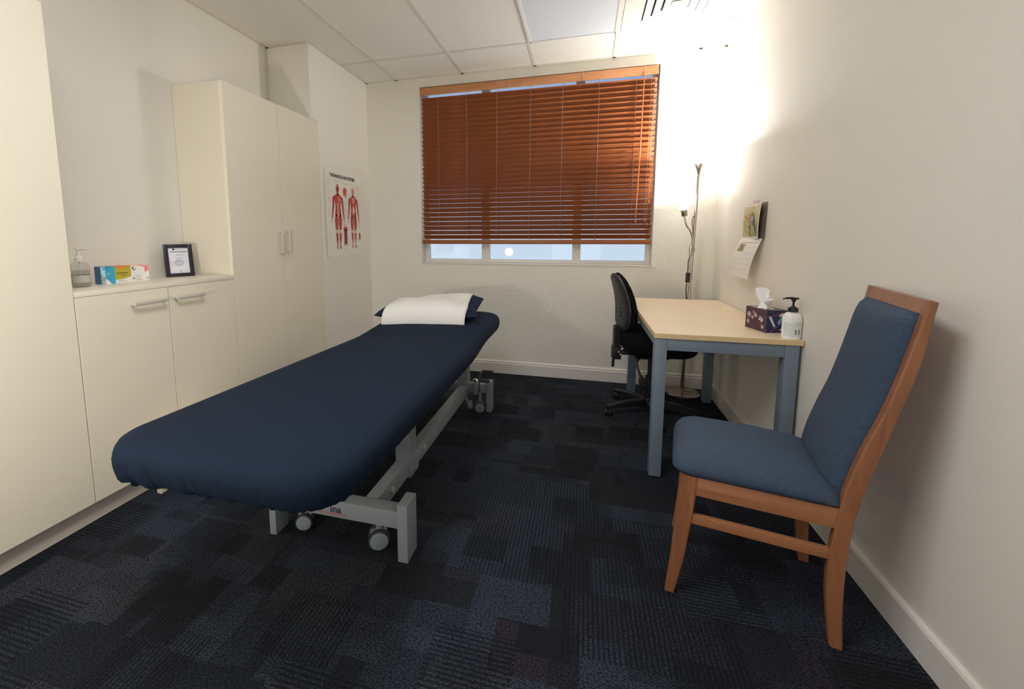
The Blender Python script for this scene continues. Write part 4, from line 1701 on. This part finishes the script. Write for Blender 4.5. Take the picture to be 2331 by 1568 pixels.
# backrest: plan outline (half width against height), curved front to back
def back_shell(name, x_off, thick, scale, m, padded=False, parent=t, dz=0.0, bulge=.030):
    bm = B()
    z0, z1 = .575, .955
    hw = [(0, .115), (.06, .165), (.18, .198), (.38, .212), (.6, .205), (.78, .178), (.9, .135), (.96, .095), (.99, .05), (1, .012)]
    NVv, NUu = 30, 20
    front, back = [], []
    for j in range(NVv + 1):
        v = j / NVv
        z = (z0 + z1) / 2 + ((z0 + (z1 - z0) * v) - (z0 + z1) / 2) * scale + dz
        w = interp(hw, v) * scale
        # lumbar curve
        xc = x_off + .035 * (1 - v) ** 1.0 - .020 * v ** 2.2 + .020 * math.sin(PI * v)
        fr, bk = [], []
        for i in range(NUu + 1):
            u = -1 + 2 * i / NUu
            y = w * u
            wrap = .012 * (abs(y) / .21) ** 2
            ev = max(0.0, (1 - abs(u) ** 4)) ** .5 * max(0.0, min(1, min(v, 1 - v) * 9 + .05)) ** .5
            fr.append(bm.verts.new((xc + wrap + ev * thick * (.5 if not padded else .62 - .42 * v) + .002, y, z)))
            bk.append(bm.verts.new((xc + wrap - ev * thick * .5 - .002, y, z)))
        front.append(fr)
        back.append(bk)
    for j in range(NVv):
        for i in range(NUu):
            bm.faces.new((front[j][i], front[j][i + 1], front[j + 1][i + 1], front[j + 1][i]))
            bm.faces.new((back[j][i], back[j + 1][i], back[j + 1][i + 1], back[j][i + 1]))
        bm.faces.new((front[j][0], front[j + 1][0], back[j + 1][0], back[j][0]))
        bm.faces.new((front[j][NUu], back[j][NUu], back[j + 1][NUu], front[j + 1][NUu]))
    for i in range(NUu):
        bm.faces.new((front[0][i], back[0][i], back[0][i + 1], front[0][i + 1]))
        bm.faces.new((front[NVv][i], front[NVv][i + 1], back[NVv][i + 1], back[NVv][i]))
    return obj(name, bm, m, parent, ang=60)


sh = back_shell('backrest_shell', -.234, .046, .98, SHELLP)
back_shell('backrest_cushion', -.208, .062, 1.0, BLACKF, padded=True)
for s in (-1, 1):
    for k in range(3):
        zz = .675 + k * .024
        bm = B()
        y0 = s * .075
        add_tube(bm, [(-.2190, y0 - .020, zz + .008), (-.2200, y0, zz), (-.2190, y0 + .020, zz + .008)], [.002, .0035, .002], 6)
        obj('vent_slot', bm, mat('slot_black', (.004, .004, .004, 1), .8), sh)
# upright with bellows
bm = B()
for k in range(9):
    add_box(bm, -.244, -.200, -.035, .035, .455 + k * .0155, .4665 + k * .0155, bev=.003, seg=1)
add_box(bm, -.238, -.206, -.030, .030, .40, .60)
obj('bellows', bm, BLACKP, t)
bm = B()
add_box(bm, -.252, -.194, -.032, .032, .372, .462, bev=.008)
add_box(bm, -.216, -.09, -.028, .028, .405, .432, bev=.006)
add_tube(bm, [(-.240, 0, .375), (-.241, 0, .315)], .009, 10)
obj('back_bracket', bm, BLACKP, t)
for (x, z) in ((-.195, .445), (-.212, .427), (-.20, .41)):
    bm = B()
    add_lathe(bm, [(.006, 0), (.006, .003), (0, .004)], (x, -.034, z), (0, -1, 0), 10)
    obj('bolt', bm, STEEL, t)
bm = B()
add_tube(bm, smooth_path([(-.10, -.15, .425), (-.135, -.20, .41), (-.13, -.225, .36), (-.115, -.235, .325)], 6), .0075, 10)
add_lathe(bm, [(0, 0), (.008, 0), (.018, .022), (.024, .045), (.020, .055), (0, .057)], (-.117, -.234, .335), (.25, -.05, -1), 14)
for v in bm.verts:
    if v.co.z < .327:
        v.co.y = -.236 + (v.co.y + .236) * .45
obj('adjust_lever', bm, BLACKP, t)
bm = B()
add_tube(bm, smooth_path([(.02, -.12, .425), (.015, -.17, .41), (-.0, -.20, .36), (-.01, -.205, .31)], 6), .006, 10)
add_lathe(bm, [(0, 0), (.01, 0), (.017, .02), (.014, .04), (0, .042)], (-.01, -.205, .322), (.0, 0, -1), 12)
obj('height_lever', bm, BLACKP, t)

# ------------------------------------------------------------------ visitor chair
CA = math.radians(-11.5)
t = thing('dining_chair', 'high-backed timber chair with blue woven seat and back by the wall', 'chair', (-.655, -2.16, 0), CA)
CWD = .405
ph_pts_f = [(0.432, 0.0), (0.425, 0.042), (0.417, 0.102), (0.410, 0.179), (0.409, 0.253), (0.412, 0.311), (0.418, 0.37), (0.422, 0.416), (0.430, 0.479), (0.446, 0.553), (0.468, 0.635), (0.492, 0.71), (0.511, 0.791), (0.528, 0.874), (0.542, 0.949), (0.555, 1.027)]
ph_pts_b = [(0.463, 0.0), (0.456, 0.066), (0.452, 0.144), (0.450, 0.221), (0.452, 0.284), (0.456, 0.378), (0.470, 0.468), (0.487, 0.555), (0.508, 0.645), (0.528, 0.734), (0.546, 0.814), (0.559, 0.889), (0.568, 0.987), (0.574, 1.024)]
fr_x = lambda z: interp([(b, a) for a, b in ph_pts_f], z)


def dense(tab, n=26):
    zs = [tab[0][1] + (tab[-1][1] - tab[0][1]) * i / n for i in range(n + 1)]
    out = []
    for z in zs:
        a = interp([(q[1], q[0]) for q in tab], z - .02) if z > tab[0][1] + .02 else interp([(q[1], q[0]) for q in tab], z)
        b = interp([(q[1], q[0]) for q in tab], z + .02) if z < tab[-1][1] - .02 else interp([(q[1], q[0]) for q in tab], z)
        c = interp([(q[1], q[0]) for q in tab], z)
        out.append(((a + b + 2 * c) / 4, z))
    return out


def add_loft(bm, rings):
    rv = [[bm.verts.new(p) for p in r] for r in rings]
    n = len(rv[0])
    for a, b in zip(rv, rv[1:]):
        for k in range(n):
            bm.faces.new((a[k], a[(k + 1) % n], b[(k + 1) % n], b[k]))
    bm.faces.new(rv[0][::-1])
    bm.faces.new(rv[-1])


PT = .032     # post thickness
DF, DB = dense(ph_pts_f), dense(ph_pts_b)
for name_y in (0.0, CWD - PT):
    rings_ = []
    for (a, z), (b, zb) in zip(DF, DB):
        y0, y1 = name_y, name_y + PT
        c = .004
        rings_.append([(a + c, y0, z), (b - c, y0, zb), (b, y0 + c, zb), (b, y1 - c, zb), (b - c, y1, zb), (a + c, y1, z), (a, y1 - c, z), (a, y0 + c, z)])
    bm = B()
    add_loft(bm, rings_)
    obj('rear_leg', bm, CHAIRW, t, ang=30)
for name_y in (0.002, CWD - .034 - .002):
    rings_ = []
    for (x0, x1, z) in ((-.008, .021, 0.0), (.004, .044, .13), (.011, .058, .26), (.016, .066, .34), (.022, .070, .424)):
        y0, y1 = name_y, name_y + .034
        if name_y > .1:
            x0, x1 = x0 + .016, x1 + .016
        if z < .2:
            k = (.2 - z) / .2 * .004
            y0, y1 = y0 + k, y1 - k
        c = .003
        rings_.append([(x0 + c, y0, z), (x1 - c, y0, z), (x1, y0 + c, z), (x1, y1 - c, z), (x1 - c, y1, z), (x0 + c, y1, z), (x0, y1 - c, z), (x0, y0 + c, z)])
    bm = B()
    add_loft(bm, rings_)
    obj('front_leg', bm, CHAIRW, t, ang=30)
for y0 in (.006, CWD - .028):
    bm = B()
    add_box(bm, .062, .425, y0, y0 + .022, .362, .424, bev=.002)
    obj('side_rail', bm, CHAIRX, t)
    bm = B()
    add_box(bm, .055, .416, y0 + .002, y0 + .020, .262, .294, bev=.003)
    obj('stretcher', bm, CHAIRX, t)
for x0, x1, nm in ((.026, .048, 'front_rail'), (.425, .447, 'back_rail')):
    bm = B()
    add_box(bm, x0, x1, .03, CWD - .03, .362, .424, bev=.002)
    obj(nm, bm, CHAIRW, t)
# back frame panel behind the pad and top rail
rings_ = []
for z, zz in ((.47, .47), (.6, .6), (.72, .72), (.84, .84), (.93, .93)):
    x = fr_x(z)
    rings_.append([(x + .006, PT - .002, z), (x + .018, PT - .002, z), (x + .018, CWD - PT + .002, z), (x + .006, CWD - PT + .002, z)])
bm = B()
add_loft(bm, rings_)
obj('back_panel', bm, CHAIRW, t, ang=30)
bm = B()
add_loft(bm, [[(fr_x(z) + .0005, PT - .001, z), (fr_x(z) + .0165, PT - .001, z), (fr_x(z) + .0165, CWD - PT + .001, z), (fr_x(z) + .0005, CWD - PT + .001, z)] for z in (.90, .94, .98, 1.0255)])
obj('top_rail', bm, CHAIRW, t, ang=30)


def uv_obj(o, fn):
    me = o.data
    uv = me.uv_layers.new(name='UVMap')
    for lp_ in me.loops:
        uv.data[lp_.index].uv = fn(me.vertices[lp_.vertex_index].co)


# seat cushion
bm = B()
NA = 72
rows = []
for (ins, z) in ((.19, .4995), (.12, .4985), (.07, .494), (.035, .486), (.014, .474), (.003, .458), (0, .445), (.003, .432), (.010, .425)):
    row = []
    for k in range(NA):
        a = 2 * PI * k / NA
        ca, sa = math.cos(a), math.sin(a)
        e = 9.0
        rad = 1 / ((abs(ca) ** e + abs(sa) ** e) ** (1 / e))
        hx, hy = .228, (CWD + .008) / 2
        x = .2285 + (hx - min(ins, hx - .01)) * rad * ca - 0.006
        y = CWD / 2 + (hy - min(ins, hy - .01)) * rad * sa
        zz = z
        if z > .44:
            zz -= .016 * max(0, (x - .25) / .2) + .012 * max(0, (.06 - x) / .06) ** 2
        row.append(bm.verts.new((x, y, zz)))
    rows.append(row)
for A_, B_ in zip(rows, rows[1:]):
    for k in range(NA):
        bm.faces.new((A_[k], A_[(k + 1) % NA], B_[(k + 1) % NA], B_[k]))
bm.faces.new(rows[0])
bm.faces.new(rows[-1][::-1])
o = obj('seat_cushion', bm, FABR, t, ang=60)
uv_obj(o, lambda c: (c.x, c.y + c.z) if True else None)
# back pad
bm = B()
py0, py1 = .012 + .018, CWD - .030
NZ, NYy = 34, 24
fr_, bk_ = [], []
for j in range(NZ + 1):
    v = j / NZ
    z = .452 + (.990 - .452) * v
    x = fr_x(z)
    f1, b1 = [], []
    for i in range(NYy + 1):
        u = -1 + 2 * i / NYy
        y = (py0 + py1) / 2 + u * (py1 - py0) / 2
        e = max(0, 1 - abs(u) ** 5) ** .4 * max(0, 1 - abs(2 * v - 1) ** 14) ** .5
        f1.append(bm.verts.new((x - .004 - .034 * e - .004 * e * math.cos(u * PI / 2), y, z)))
        b1.append(bm.verts.new((x + .004, y, z)))
    fr_.append(f1)
    bk_.append(b1)
for j in range(NZ):
    for i in range(NYy):
        bm.faces.new((fr_[j][i], fr_[j + 1][i], fr_[j + 1][i + 1], fr_[j][i + 1]))
        bm.faces.new((bk_[j][i], bk_[j][i + 1], bk_[j + 1][i + 1], bk_[j + 1][i]))
    bm.faces.new((fr_[j][0], bk_[j][0], bk_[j + 1][0], fr_[j + 1][0]))
    bm.faces.new((fr_[j][NYy], fr_[j + 1][NYy], bk_[j + 1][NYy], bk_[j][NYy]))
for i in range(NYy):
    bm.faces.new((fr_[0][i], fr_[0][i + 1], bk_[0][i + 1], bk_[0][i]))
    bm.faces.new((fr_[NZ][i], bk_[NZ][i], bk_[NZ][i + 1], fr_[NZ][i + 1]))
o = obj('back_pad', bm, FABR, t, ang=60)
uv_obj(o, lambda c: (c.y + c.x, c.z))
